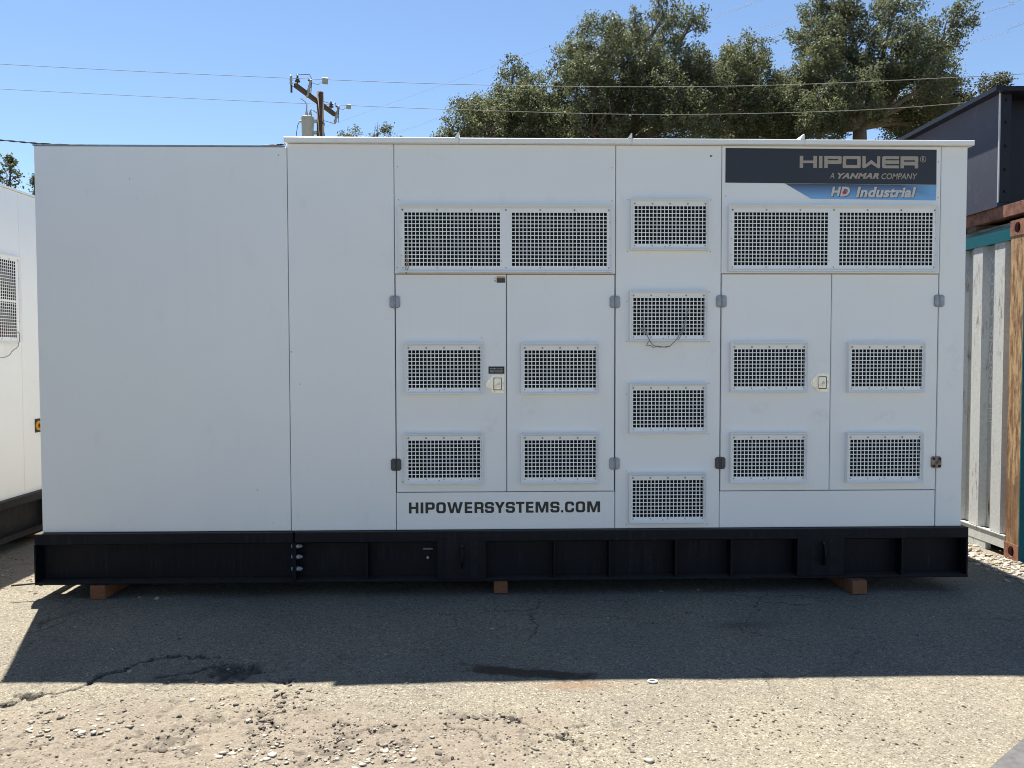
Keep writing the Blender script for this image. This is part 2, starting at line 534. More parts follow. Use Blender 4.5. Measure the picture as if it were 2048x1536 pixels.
def lay_print(me, name, mat, parent, x0, x1, z0, z1, y, axis='y', flip=False):
    """fit a flat mesh into a rectangle on a wall facing -y (or facing -x when axis is 'x')"""
    n = len(me.vertices)
    a = np.empty(n * 3, np.float32); me.vertices.foreach_get('co', a); a = a.reshape(-1, 3)
    mn, mx = a.min(0), a.max(0)
    u = (a[:, 0] - mn[0]) / max(mx[0] - mn[0], 1e-6); w = (a[:, 1] - mn[1]) / max(mx[1] - mn[1], 1e-6)
    q = np.empty_like(a)
    if axis == 'y':
        q[:, 0] = x0 + (x1 - x0) * u; q[:, 1] = y; q[:, 2] = z0 + (z1 - z0) * w
    else:
        q[:, 1] = x0 + (x1 - x0) * u; q[:, 0] = y; q[:, 2] = z0 + (z1 - z0) * w
    me.vertices.foreach_set('co', q.ravel())
    me.materials.clear(); me.materials.append(M[mat])
    me.update()
    return link(name, me, parent)


GLYPH = {}
s_, t_ = 26, 21
def glyphs():
    g = GLYPH
    g['H'] = (92, [[(0, 0), (s_, 0), (s_, 42), (66, 42), (66, 0), (92, 0), (92, 105), (66, 105), (66, 64), (s_, 64), (s_, 105), (0, 105)]])
    g['I'] = (27, [[(0, 0), (27, 0), (27, 105), (0, 105)]])
    g['P'] = (90, [[(0, 0), (s_, 0), (s_, 35), (70, 35), (83, 40), (90, 54), (90, 86), (83, 99), (70, 105), (0, 105)], rounded(s_, 56, 64, 84, 5)])
    g['O'] = (92, [rounded(0, 0, 92, 105, 28), rounded(s_, t_, 66, 84, 12)])
    g['W'] = (152, [[(0, 105), (28, 105), (46, 30), (64, 105), (88, 105), (106, 30), (124, 105), (152, 105), (122, 0), (92, 0), (76, 70), (60, 0), (30, 0)]])
    g['E'] = (74, [[(0, 0), (74, 0), (74, 21), (26, 21), (26, 43), (70, 43), (70, 63), (26, 63), (26, 84), (73, 84), (73, 105), (0, 105)]])
    g['R'] = (88, [[(0, 0), (s_, 0), (s_, 38), (54, 38), (62, 30), (62, 0), (88, 0), (88, 36), (80, 47), (88, 58), (88, 86), (81, 99), (68, 105), (0, 105)], rounded(s_, 58, 62, 84, 5)])
    w = 90
    g['S'] = (w, [[(w, 70), (w, 83), (w - 7, 98), (w - 22, 105), (22, 105), (7, 98), (0, 83), (0, 64), (6, 49), (20, 42.5), (w - s_ - 4, 42.5), (w - s_, 38), (w - s_, 26), (w - s_ - 5, 21),
                   (s_ + 5, 21), (s_, 26), (s_, 35), (0, 35), (0, 22), (7, 7), (22, 0), (w - 22, 0), (w - 7, 7), (w, 22), (w, 42), (w - 6, 57), (w - 20, 63.5), (s_ + 4, 63.5), (s_, 68),
                   (s_, 79), (s_ + 5, 84), (w - s_ - 5, 84), (w - s_, 79), (w - s_, 70)]])
    g['Y'] = (98, [[(0, 105), (30, 105), (49, 68), (68, 105), (98, 105), (62, 42), (62, 0), (36, 0), (36, 42)]])
    g['T'] = (82, [[(28, 0), (54, 0), (54, 84), (82, 84), (82, 105), (0, 105), (0, 84), (28, 84)]])
    g['M'] = (126, [[(0, 0), (0, 105), (38, 105), (63, 35), (88, 105), (126, 105), (126, 0), (100, 0), (100, 72), (74, 0), (52, 0), (26, 72), (26, 0)]])
    g['C'] = (90, [[(w, 66), (w, 80), (w - 8, 97), (w - 26, 105), (26, 105), (8, 97), (0, 79), (0, 26), (8, 8), (26, 0), (w - 26, 0), (w - 8, 8), (w, 26), (w, 40), (w - s_, 40), (w - s_, 31),
                    (w - s_ - 4, 24), (w - s_ - 12, 21), (s_ + 12, 21), (s_ + 4, 24), (s_, 31), (s_, 74), (s_ + 4, 81), (s_ + 12, 84), (w - s_ - 12, 84), (w - s_ - 4, 81), (w - s_, 74), (w - s_, 66)]])
    g['.'] = (21, [[(0, 0), (21, 0), (21, 22), (0, 22)]])
glyphs()


# ------------------------------------------------------------------ ground
def seg_dist(X, Y, pts):
    d = np.full(X.shape, 1e9)
    for (ax, ay), (bx, by) in zip(pts[:-1], pts[1:]):
        vx, vy = bx - ax, by - ay
        t = np.clip(((X - ax) * vx + (Y - ay) * vy) / (vx * vx + vy * vy), 0, 1)
        d = np.minimum(d, np.hypot(X - ax - t * vx, Y - ay - t * vy))
    return d


def smooth_noise(X, Y, seed, cell):
    rng = np.random.default_rng(seed)
    g = rng.random((257, 257))
    u = (X / cell) % 256; w = (Y / cell) % 256
    i = np.floor(u).astype(int); j = np.floor(w).astype(int)
    fu = u - i; fw_ = w - j
    fu = fu * fu * (3 - 2 * fu); fw_ = fw_ * fw_ * (3 - 2 * fw_)
    return (g[i, j] * (1 - fu) * (1 - fw_) + g[i + 1, j] * fu * (1 - fw_) + g[i, j + 1] * (1 - fu) * fw_ + g[i + 1, j + 1] * fu * fw_) - 0.5


def sstep(e0, e1, v):
    t = np.clip((v - e0) / (e1 - e0), 0, 1)
    return t * t * (3 - 2 * t)


CRACKS = [([(-3.2, -1.75), (-2.7, -1.62), (-2.22, -1.50), (-2.12, -1.44), (-1.97, -1.42), (-1.94, -1.33), (-1.88, -1.22), (-1.82, -1.13), (-1.79, -1.05), (-1.70, -0.99), (-1.55, -0.985), (-1.44, -0.95)], 0.024),
          ([(-1.62, -1.22), (-1.55, -1.20), (-1.48, -1.16), (-1.42, -1.10)], 0.016),
          ([(-1.09, -1.27), (-1.04, -1.32), (-0.97, -1.33), (-0.94, -1.29)], 0.017),
          ([(-1.66, -1.31), (-1.55, -1.27), (-1.46, -1.25)], 0.013),
          ([(-0.95, -1.42), (-0.97, -1.56), (-1.01, -1.66), (-0.96, -1.78)], 0.013),
          ([(-0.12, -1.72), (-0.02, -1.71), (0.06, -1.70), (0.13, -1.74), (0.21, -1.84), (0.26, -1.87), (0.30, -1.82), (0.38, -1.79)], 0.010),
          ([(0.24, -1.87), (0.30, -1.93), (0.42, -1.95)], 0.008),
          ([(-0.2, -1.80), (-0.08, -1.85), (0.02, -1.93)], 0.009),
          ([(-2.0, -1.95), (-1.7, -1.90), (-1.45, -1.96), (-1.2, -1.93)], 0.010)]


def ground_height(X, Y):
    z = 0.010 * smooth_noise(X, Y, 3, 0.55) + 0.006 * smooth_noise(X + 9, Y, 4, 0.21)
    near = sstep(9.0, 5.0, np.hypot(X, Y + 1))
    z = z * near
    for cx, cy, rx, ry, dep in ((-1.35, -1.17, 0.55, 0.22, 0.018), (-1.0, -1.75, 0.8, 0.35, 0.012), (-0.2, -1.9, 0.5, 0.2, 0.008)):
        z -= dep * np.exp(-((X - cx) / rx) ** 2 - ((Y - cy) / ry) ** 2)
    z += 3.2 * sstep(10.0, 24.0, Y + 0.12 * np.abs(X) * 0.3)
    return z


def build_ground():
    def axis(a, b, c, d, step, far):
        mid = np.concatenate([np.arange(a, c, step * 2.1), np.arange(c, d, step), np.arange(d, b, step * 2.1)])
        out = []
        d, s = 0.0, step
        while d < far:
            s = min(s * 1.35, far); d += s; out.append(d)
        out = np.array(out)
        return np.concatenate([a - out[::-1], mid, mid[-1] + out])
    xs = axis(-3.6, 4.4, -2.5, 0.7, 0.0078, 600.0)
    ys = axis(-2.6, 1.9, -2.25, -0.9, 0.0078, 600.0)
    X, Y = np.meshgrid(xs, ys)
    jag = 0.010 * smooth_noise(X, Y, 11, 0.05) * 2 + 0.03 * smooth_noise(X, Y, 12, 0.14)
    Z = ground_height(X, Y)
    crack = np.zeros_like(X)
    WX = X + 0.085 * smooth_noise(X, Y, 13, 0.11) + 0.045 * smooth_noise(X, Y, 14, 0.04) + 0.022 * smooth_noise(X, Y, 17, 0.018)
    WY = Y + 0.085 * smooth_noise(X, Y, 15, 0.11) + 0.045 * smooth_noise(X, Y, 16, 0.04) + 0.022 * smooth_noise(X, Y, 18, 0.018)
    for pts, w in CRACKS:
        d = seg_dist(WX, WY, pts)
        wv = w * np.clip(0.62 + 1.5 * smooth_noise(X, Y, 21, 0.07), 0.30, 1.3)
        m = sstep(wv * 1.0, wv * 0.45, d)
        Z -= m * w * 1.0
        crack = np.maximum(crack, m * 0.95)
    # the silted patch lies one worn layer lower than the asphalt around it
    crumble = sstep(0.16, 0.34, smooth_noise(X, Y, 61, 0.06) * 0.7 + smooth_noise(X, Y, 62, 0.022) * 0.6)
    # the ragged pothole
    hole = np.hypot((X + 1.31) / 0.12, (Y + 1.15) / 0.10) + 9 * jag + 1.2 * smooth_noise(X, Y, 31, 0.045)
    hm = sstep(1.1, 0.75, hole)
    Z -= hm * 0.022 * (0.5 + smooth_noise(X, Y, 32, 0.03) * 1.6 + 0.5)
    crack = np.maximum(crack, hm * 0.75 * (0.6 + 0.8 * smooth_noise(X, Y, 33, 0.035)))
    # silt over the broken left foreground
    sl = np.exp(-((X + 1.35) / 1.15) ** 2 - ((Y + 1.85) / 0.42) ** 2) + 0.8 * np.exp(-((X + 0.35) / 0.75) ** 2 - ((Y + 2.05) / 0.27) ** 2)
    sl += 0.7 * np.exp(-((X + 1.45) / 0.42) ** 2 - ((Y + 1.17) / 0.16) ** 2) + 0.8 * np.exp(-((X + 3.5) / 0.5) ** 2 - ((Y - 0.9) / 0.9) ** 2)
    sl += 0.8 * np.exp(-((X - 3.75) / 0.22) ** 2 - ((Y - 0.9) / 1.0) ** 2) + 0.5 * np.exp(-((X - 0.1) / 0.4) ** 2 - ((Y + 1.75) / 0.1) ** 2)
    sl = np.clip(sl, 0, 1) * 0.9
    Z += sl * (0.010 * smooth_noise(X, Y, 63, 0.05) + 0.007 * smooth_noise(X, Y, 64, 0.02))
    crack = np.maximum(crack, 0.5 * crumble * sl)
    Z -= 0.006 * crumble * sl
    # oil stain: slanting smear that ends rusty
    th = math.atan2(-0.14, 0.56)
    U = (X - 0.14) * math.cos(th) + (Y + 1.25) * math.sin(th); W = -(X - 0.14) * math.sin(th) + (Y + 1.25) * math.cos(th)
    so = np.maximum(np.abs(U) / 0.31, np.abs(W) / 0.052) + 2.2 * jag * 3 + 0.5 * smooth_noise(X, Y, 41, 0.04)
    oil = 0.85 * sstep(1.15, 0.75, so)
    rs = np.exp(-((X - 0.38) / 0.17) ** 2 - ((Y + 1.41) / 0.04) ** 2) * 0.6
    oil = np.maximum(oil, 0.45 * np.exp(-((X - 1.45) / 0.2) ** 2 - ((Y + 0.62) / 0.05) ** 2))
    bank = sstep(6.0, 10.0, np.hypot(X, Y + 1) + 1.5 * smooth_noise(X, Y, 51, 2.0))
    ny, nx = X.shape
    co = np.stack([X, Y, Z], -1).reshape(-1, 3).astype(np.float32)
    idx = np.arange(ny * nx).reshape(ny, nx)
    quads = np.stack([idx[:-1, :-1], idx[:-1, 1:], idx[1:, 1:], idx[1:, :-1]], -1).reshape(-1, 4)
    me = np_mesh('ground', co, quads)
    for nme, arr in (('silt', sl), ('crack', crack), ('oil', oil), ('rust_stain', rs), ('bank', bank)):
        at = me.attributes.new(nme, 'FLOAT', 'POINT')
        at.data.foreach_set('value', np.clip(arr, 0, 1).astype(np.float32).ravel())
    me.polygons.foreach_set('use_smooth', np.ones(len(quads), bool))
    me.materials.append(M['ground'])
    return structure(link('ground', me))


def np_mesh(name, co, polys):
    me = bpy.data.meshes.new(name)
    n, k = polys.shape
    me.vertices.add(len(co)); me.vertices.foreach_set('co', co.astype(np.float32).ravel())
    me.loops.add(n * k); me.loops.foreach_set('vertex_index', polys.astype(np.int32).ravel())
    me.polygons.add(n)
    me.polygons.foreach_set('loop_start', np.arange(0, n * k, k, dtype=np.int32))
    me.update(calc_edges=True)
    return me


build_ground()
sl = MB()
patch_outline = [(1.30, -2.61), (2.95, -1.34), (4.1, -2.9), (2.5, -4.2)]
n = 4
top = [(x, y, 0.012) for x, y in patch_outline]; bot = [(x, y, -0.05) for x, y in patch_outline]
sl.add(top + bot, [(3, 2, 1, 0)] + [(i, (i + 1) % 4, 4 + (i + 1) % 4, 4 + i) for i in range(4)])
structure(sl.build('grey_patch', 'patch_grey'))  # thin flat grey patch, darker than the asphalt around it


# ------------------------------------------------------------------ generator parts
PITCH = 0.0245


def plate_mesh(name, W, H, cells, y0, thick=0.0015, hole=0.0192):
    """plate centred on the origin, facing -y, perforated with blocks of square holes: cells = [(cx, cz, cols, rows)]"""
    xs, zs = {-W / 2, W / 2}, {-H / 2, H / 2}
    holes = set()
    spans_x, spans_z = [], []
    for cx, cz, nc, nr in cells:
        for i in range(nc):
            c = cx + (i - (nc - 1) / 2) * PITCH
            spans_x.append((round(c - hole / 2, 5), round(c + hole / 2, 5)))
        for j in range(nr):
            c = cz + (j - (nr - 1) / 2) * PITCH
            spans_z.append((round(c - hole / 2, 5), round(c + hole / 2, 5)))
    spans_z = sorted(set(spans_z)); spans_x = sorted(set(spans_x))
    for a, b in spans_x: xs |= {a, b}
    for a, b in spans_z: zs |= {a, b}
    xs = sorted(xs); zs = sorted(zs)
    xi = {v: i for i, v in enumerate(xs)}; zi = {v: i for i, v in enumerate(zs)}
    for a, b in spans_x:
        for c, d in spans_z:
            if zi[d] == zi[c] + 1 and xi[b] == xi[a] + 1:
                holes.add((xi[a], zi[c]))
    nx, nz = len(xs), len(zs)
    v = [(x, y0, z) for z in zs for x in xs] + [(x, y0 + thick, z) for z in zs for x in xs]
    o = nx * nz
    f = []
    for j in range(nz - 1):
        for i in range(nx - 1):
            a, b, c, d = j * nx + i, j * nx + i + 1, (j + 1) * nx + i + 1, (j + 1) * nx + i
            if (i, j) in holes:
                f += [(a, b, o + b, o + a), (b, c, o + c, o + b), (c, d, o + d, o + c), (d, a, o + a, o + d)]
            else:
                f.append((a, b, c, d))
    me = bpy.data.meshes.new(name)
    me.from_pydata(v, [], f)
    me.materials.append(M['white'])
    me.update()
    return me


def frame_mesh(W, H, proud=0.036, sheet=0.0205):
    mb = MB()
    def rect(i, y):
        w, h = W - 2 * i, H - 2 * i
        return [(-w / 2, y, -h / 2), (w / 2, y, -h / 2), (w / 2, y, h / 2), (-w / 2, y, h / 2)]
    rs = [rect(0.0, -0.0005), rect(0.0, -proud + 0.003), rect(0.002, -proud), rect(0.005, -proud), rect(0.0165, -sheet - 0.001), rect(0.0195, -sheet - 0.001), rect(0.0195, -0.003)]
    v = [p for r in rs for p in r]
    for k in range(6):
        mb.add(v[k * 4:k * 4 + 8], [(i, (i + 1) % 4, 4 + (i + 1) % 4, 4 + i) for i in range(4)], 1 if k == 5 else 0)  # innermost wall is blackened so the vent cavity stays dark
    return mb


def rivet_mb(W, H, top, bottom, side, y=-0.0225):
    mb = MB()
    rng = random.Random(int(W * 1000 + H * 77))
    def dot(x, z, r, mi):
        n = 8
        mb.add([(x + r * math.cos(2 * math.pi * k / n), y, z + r * math.sin(2 * math.pi * k / n)) for k in range(n)] +
               [(x + 0.6 * r * math.cos(2 * math.pi * k / n), y - 0.003, z + 0.6 * r * math.sin(2 * math.pi * k / n)) for k in range(n)],
               [(k, (k + 1) % n, n + (k + 1) % n, n + k) for k in range(n)] + [tuple(range(n, 2 * n))], mi)
    for i in range(top):
        dot(-W / 2 + 0.026 + (W - 0.052) * i / (top - 1), H / 2 - 0.030, 0.0062, 1 if rng.random() < 0.35 else 0)
    for i in range(bottom):
        dot(-W / 2 + 0.026 + (W - 0.052) * i / (bottom - 1), -H / 2 + 0.028, 0.0042, 0)
    for i in range(side):
        z = -H / 2 + H * (i + 1) / (side + 1)
        dot(-W / 2 + 0.0185, z, 0.003, 0); dot(W / 2 - 0.0185, z, 0.003, 0)
    return mb


class GrilleKind:
    def __init__(self, W, H, cells, top, bottom, side):
        self.W, self.H = W, H
        f = frame_mesh(W, H).build('ventilation_grille', ['white', 'void']); self.frame = f.data; bpy.data.objects.remove(f)
        inset = 0.0195
        self.plate = plate_mesh('perforated_sheet', W - 2 * inset, H - 2 * inset, cells, -0.0205)
        b = MB().box(-W / 2 + 0.021, W / 2 - 0.021, -0.0025, -0.0008, -H / 2 + 0.021, H / 2 - 0.021).build('backing_foam', 'void'); self.back = b.data; bpy.data.objects.remove(b)
        r = rivet_mb(W, H, top, bottom, side).build('rivets', ['rivet', 'rivet_rust']); self.rivets = r.data; bpy.data.objects.remove(r)

    def place(self, parent, x, z, rz=0.0):
        g = link('ventilation_grille', self.frame, parent)
        g.location = (x, 0, z)
        link('perforated_sheet', self.plate, g)
        link('backing_foam', self.back, g)
        stuff(link('rivets', self.rivets, g))
        return g


small = GrilleKind(0.506, 0.325, [(0.002, -0.003, 19, 10)], 5, 5, 2)
large = GrilleKind(1.366, 0.424, [(-0.342, -0.003, 25, 14), (0.342, -0.003, 25, 14)], 7, 7, 3)
tall = GrilleKind(0.72, 0.690, [(0.0, 0.0, 25, 25)], 7, 7, 3)


def hinge(parent, x, z, mat, flaps=True):
    mb = MB()
    for s in (-1, 1):
        a, b = (0.004, 0.033) if s > 0 else (-0.033, -0.004)
        pts = []
        o = 0.010
        if s > 0:
            pts = [(a, -0.0385), (b - o, -0.0385), (b, -0.0385 + o), (b, 0.0385 - o), (b - o, 0.0385), (a, 0.0385)]
        else:
            pts = [(a + o, -0.0385), (b, -0.0385), (b, 0.0385), (a + o, 0.0385), (a, 0.0385 - o), (a, -0.0385 + o)]
        inner = [(a + (b - a) / 2 + (px - (a + b) / 2) * 0.8, pz * 0.9) for px, pz in pts]
        k = len(pts)
        v = [(px, -0.001, pz) for px, pz in pts] + [(px, -0.007, pz) for px, pz in pts] + [(px, -0.012, pz) for px, pz in inner]
        f = [(i, (i + 1) % k, k + (i + 1) % k, k + i) for i in range(k)] + [(k + i, k + (i + 1) % k, 2 * k + (i + 1) % k, 2 * k + i) for i in range(k)] + [tuple(range(2 * k, 3 * k))]
        mb.add(v, f)
        if not flaps:
            for zz in (-0.024, 0.024):
                mb.box((a + b) / 2 - 0.010, (a + b) / 2 + 0.008, -0.0135, -0.0121, zz - 0.007, zz + 0.007, 1)
    mb.tube([(0, -0.010, -0.037), (0, -0.010, -0.002)], 0.0055, 8)
    mb.tube([(0, -0.010, 0.001), (0, -0.010, 0.037)], 0.0055, 8)
    h = mb.build('hinge', [mat, 'gasket'], parent)
    h.location = (x, 0, z)
    return h


def latch(parent, x, z):
    """folding T latch: five-sided plate, raised rim, recessed paddle and lock; x, z is the centre of the square"""
    mb = MB()
    mb.prism([(-0.030, -0.058), (0.042, -0.060), (0.045, -0.056), (0.045, 0.058), (0.042, 0.061), (-0.030, 0.060), (-0.046, 0.040), (-0.074, 0.010), (-0.076, 0.0), (-0.074, -0.010), (-0.046, -0.040)], -0.004, -0.001)
    pl = mb.build('latch', 'steel', parent)
    pl.location = (x, 0, z)
    r = MB()
    o = rounded(-0.033, -0.047, 0.034, 0.047, 0.008); i = rounded(-0.027, -0.041, 0.028, 0.041, 0.006)
    k = len(o)
    v = [(px, -0.004, pz) for px, pz in o] + [(px, -0.010, pz) for px, pz in o] + [(px, -0.010, pz) for px, pz in i] + [(px, -0.005, pz) for px, pz in i]
    r.add(v, [(a * k + j, a * k + (j + 1) % k, (a + 1) * k + (j + 1) % k, (a + 1) * k + j) for a in range(3) for j in range(k)])
    r.build('latch_rim', 'steel', pl)
    MB().prism(rounded(-0.027, -0.041, 0.028, 0.041, 0.006), -0.0052, -0.0045).build('latch_recess', 'gasket', pl)
    p = MB()
    p.prism(rounded(-0.018, -0.036, 0.024, 0.036, 0.006), -0.0085, -0.0055)
    p.box(-0.024, -0.019, -0.011, -0.0055, -0.036, 0.036)
    p.box(0.000, 0.010, -0.0115, -0.0086, -0.034, -0.012); p.box(-0.004, 0.014, -0.0105, -0.0086, 0.008, 0.028, 0, 0.001)
    p.build('paddle', 'steel', pl)
    c = MB(); c.cyl((0.010, -0.0086, 0), (0.010, -0.0145, 0), 0.0085, 14); c.cyl((0.012, -0.0146, 0.001), (0.012, -0.0155, 0.001), 0.0035, 8)
    c.build('lock_cylinder', 'bolt', pl)
    e = MB(); e.cyl((-0.055, -0.004, 0), (-0.055, -0.0085, 0), 0.009, 14); e.cyl((-0.055, -0.0086, 0), (-0.055, -0.0095, 0), 0.003, 8)
    e.build('pivot_bolt', 'steel', pl)
    return pl


def face_panel(name, parent, x0, x1, z0, z1, mat='white', y0=0.0, y1=0.028, b=0.003):
    return MB().box(x0, x1, y0, y1, z0, z1, 0, b).build(name, mat, parent)


# ------------------------------------------------------------------ main generator
def jitter_path(pts, seed, amp, sub=4):
    rng = random.Random(seed)
    out = []
    for a, b in zip(pts[:-1], pts[1:]):
        for i in range(sub):
            t = i / sub
            out.append(tuple(a[k] + (b[k] - a[k]) * t + rng.uniform(-amp, amp) for k in range(3)))
    out.append(pts[-1])
    return out


gen = thing('generator', 'long white generator enclosure with square mesh vents on black steel skid', 'generator')
DEPTH = 2.30
# left air-intake module and right engine room: bodies behind the front panels
MB().box(-2.885, -1.3085, 0.032, DEPTH, 0.424, 2.872).build('rear_housing', 'white', gen)
MB().box(-1.3035, 3.076, 0.032, DEPTH, 0.424, 2.896).build('housing', 'white', gen)
MB().box(-1.302, 3.0745, 0.0285, 0.0318, 0.4245, 2.8955).build('gasket_sheet', 'gasket', gen)
face_panel('plain_panel', gen, -2.887, -1.3075, 0.4245, 2.876, b=0.004, y1=0.0315)
face_panel('side_panel', gen, -1.3030, -0.6315, 0.4245, 2.8965)
face_panel('upper_panel', gen, -0.6275, 0.7865, 2.0775, 2.8965)
face_panel('sill_panel', gen, -0.6275, 0.7865, 0.4245, 0.6665)
face_panel('column_panel', gen, 0.7905, 1.4715, 0.4245, 2.8965)
face_panel('upper_panel', gen, 1.4755, 2.9020, 2.0800, 2.8965)
face_panel('sill_panel', gen, 1.4755, 2.8985, 0.4245, 0.6630)
face_panel('side_panel', gen, 2.9060, 3.0760, 0.4245, 2.8965, 'scuffed')
MB().prism([(1.395, 2.826), (1.401, 2.823), (1.408, 2.829), (1.412, 2.836), (1.406, 2.834), (1.400, 2.838)], -0.0012, -0.0002).build('paint_chip', 'label_grey', gen)
MB().prism([(-1.246, 1.371), (-1.240, 1.368), (-1.233, 1.370), (-1.238, 1.375)], -0.0012, -0.0002).build('paint_chip', 'rivet', gen)
doors = []
for a, b, c, d in ((-0.6245, 0.0830, 0.6710, 2.0715), (0.0875, 0.7825, 0.6710, 2.0715), (1.4790, 2.1940, 0.6675, 2.0745), (2.1985, 2.8985, 0.6675, 2.0745)):
    doors.append(face_panel('door', gen, a, b, c, d, 'scuffed', y0=-0.002, y1=0.026, b=0.004))
# left flat roof lid and its dark rim
MB().box(-2.892, -1.318, -0.004, DEPTH + 0.01, 2.8765, 2.884).build('roof_lid', 'zinc', gen)
# roof cap in four lengths with standing seams
segs = [(-1.316, -0.2165), (-0.2115, 0.8835), (0.8885, 1.9925), (1.9975, 3.101)]
for i, (a, b) in enumerate(segs):
    dz = 0.0015 * (i % 2)
    mb = MB()
    mb.box(a, b, -0.034, DEPTH + 0.034, 2.8985, 2.931 - dz, 0, 0.003)
    mb.build('roof_cap', 'white', gen)
for x in (-0.214, 0.886, 1.995):
    MB().prism([(x - 0.002, 2.900), (x + 0.002, 2.900), (x + 0.002, 2.9635), (x - 0.004, 2.966), (x - 0.026, 2.934), (x - 0.026, 2.932), (x - 0.002, 2.932)], -0.030, DEPTH).build('roof_seam', 'white', gen)
# vents
for x, z in ((0.083, 2.296), (2.196, 2.302)):
    large.place(gen, x, z)
for x, z in ((-0.315, 1.469), (0.429, 1.467), (-0.319, 0.890), (0.429, 0.888), (1.135, 2.389), (1.129, 1.803), (1.130, 1.208), (1.129, 0.625), (1.784, 1.472), (2.553, 1.470), (1.786, 0.885), (2.550, 0.883)):
    g = small.place(gen, x, z)
    if not (0.9 < x < 1.3):
        g.location.y = -0.002
# rivets in the panels beside the vents
rv = MB()
for x, z in ((-0.605, 2.755), (-0.602, 2.545), (0.765, 2.752), (0.764, 2.542), (1.497, 2.805), (1.500, 2.575), (2.885, 2.57), (2.885, 2.80),
             (0.868, 2.55), (1.402, 2.55), (0.866, 2.22), (1.402, 2.22), (0.862, 1.90), (1.396, 1.96), (0.862, 1.64), (1.396, 1.64), (0.862, 1.30), (1.398, 1.04), (1.398, 1.37), (0.862, 0.80), (1.396, 0.45), (0.864, 0.45)):
    rv.cyl((x, -0.0005, z), (x, -0.003, z), 0.0032, 8)
stuff(rv.build('rivets', 'rivet', gen))
for x, z, k in ((-0.628, 1.896, 'zinc'), (0.7845, 1.896, 'zinc'), (1.4755, 1.899, 'zinc'), (2.902, 1.902, 'zinc'), (-0.628, 0.850, 'dark_hinge'), (0.7845, 0.850, 'zinc'), (1.4755, 0.850, 'dark_hinge'), (2.900, 0.848, 'old_hinge')):
    h = hinge(gen, x, z, k, k != 'old_hinge')
    h.location.y = -0.0025
    if k == 'old_hinge':
        h['label'] = 'weathered brown hinge with bare screw slots'
    elif k == 'dark_hinge':
        h['label'] = 'dark grey door hinge'
for x, z in ((0.026, 1.369), (2.139, 1.372)):
    l = latch(gen, x, z); l.location.y = -0.002
# stickers
st = MB(); st.box(0.0215, 0.0795, -0.0036, -0.0024, 2.017, 2.060)
w = st.build('warning_sticker', 'white_print', gen); w['label'] = 'small warning sticker with orange header'
MB().box(0.0235, 0.0775, -0.0046, -0.0037, 2.048, 2.0585).build('sticker_header', 'orange_print', w)
MB().box(0.0235, 0.0775, -0.0046, -0.0037, 2.0185, 2.0475).build('sticker_text_block', 'label_grey', w)
MB().prism([(0.005, 2.043), (0.0125, 2.057), (0.020, 2.043)], -0.0036, -0.0024).build('sticker_triangle', 'white_print', w)
MB().prism([(0.0105, 2.045), (0.0125, 2.053), (0.0145, 2.045)], -0.0042, -0.0037).build('sticker_mark', 'black_print', w)
rg = MB()
k = 16
ri = [(0.0125 + 0.0068 * math.cos(2 * math.pi * i / k), 2.030 + 0.0068 * math.sin(2 * math.pi * i / k)) for i in range(k)]
rg.prism(ri, -0.0036, -0.0024); rg.build('sticker_disc', 'pale_print', w)
MB().box(0.008, 0.017, -0.0042, -0.0037, 2.0285, 2.0315).build('sticker_bar', 'red_print', w)
w2 = MB().box(-0.031, 0.0715, -0.0036, -0.0024, 1.4345, 1.4815).build('black_label', 'black_print', gen)
w2['label'] = 'small black label with three lines of white print'
for i, s in enumerate(('BATTERY CUT OFF', 'SWITCH LOCATED', 'INSIDE THIS DOOR')):
    lay_print(text_mesh(s), 'label_text', 'white_print', w2, -0.021, 0.060, 1.4645 - i * 0.0105, 1.4705 - i * 0.0105, -0.0042)
# maker's decal
dec = MB()
dec.add([(1.496, -0.0015, 2.661), (1.883, -0.0015, 2.6585), (2.873, -0.0015, 2.6525), (2.871, -0.0015, 2.877), (1.496, -0.0015, 2.882)], [(0, 1, 2, 3, 4)])
D = dec.build('maker_decal', 'navy_print', gen)
D['label'] = 'navy decal with silver maker lettering and blue band'


def band_mat():
    m, nt, b = new_mat('blue_band_print')
    tc = node(nt, 'ShaderNodeTexCoord'); sp = node(nt, 'ShaderNodeSeparateXYZ')
    nt.links.new(tc.outputs['Object'], sp.inputs[0])
    mz = node(nt, 'ShaderNodeMapRange', inp={1: 2.655, 2: 2.57, 3: 0.0, 4: 1.0}); nt.links.new(sp.outputs[2], mz.inputs[0])
    mx = node(nt, 'ShaderNodeMapRange', inp={1: 2.60, 2: 2.84, 3: 0.0, 4: 0.9}); nt.links.new(sp.outputs[0], mx.inputs[0])
    mxx = node(nt, 'ShaderNodeMath', operation='MAXIMUM'); nt.links.new(mz.outputs[0], mxx.inputs[0]); nt.links.new(mx.outputs[0], mxx.inputs[1])
    nt.links.new(ramp(nt, mxx.outputs[0], [(0.0, (0.05, 0.065, 0.10)), (0.45, (0.12, 0.22, 0.40)), (1.0, (0.18, 0.42, 0.72))]), b.inputs['Base Color'])
    b.inputs['Roughness'].default_value = 0.42
    return m


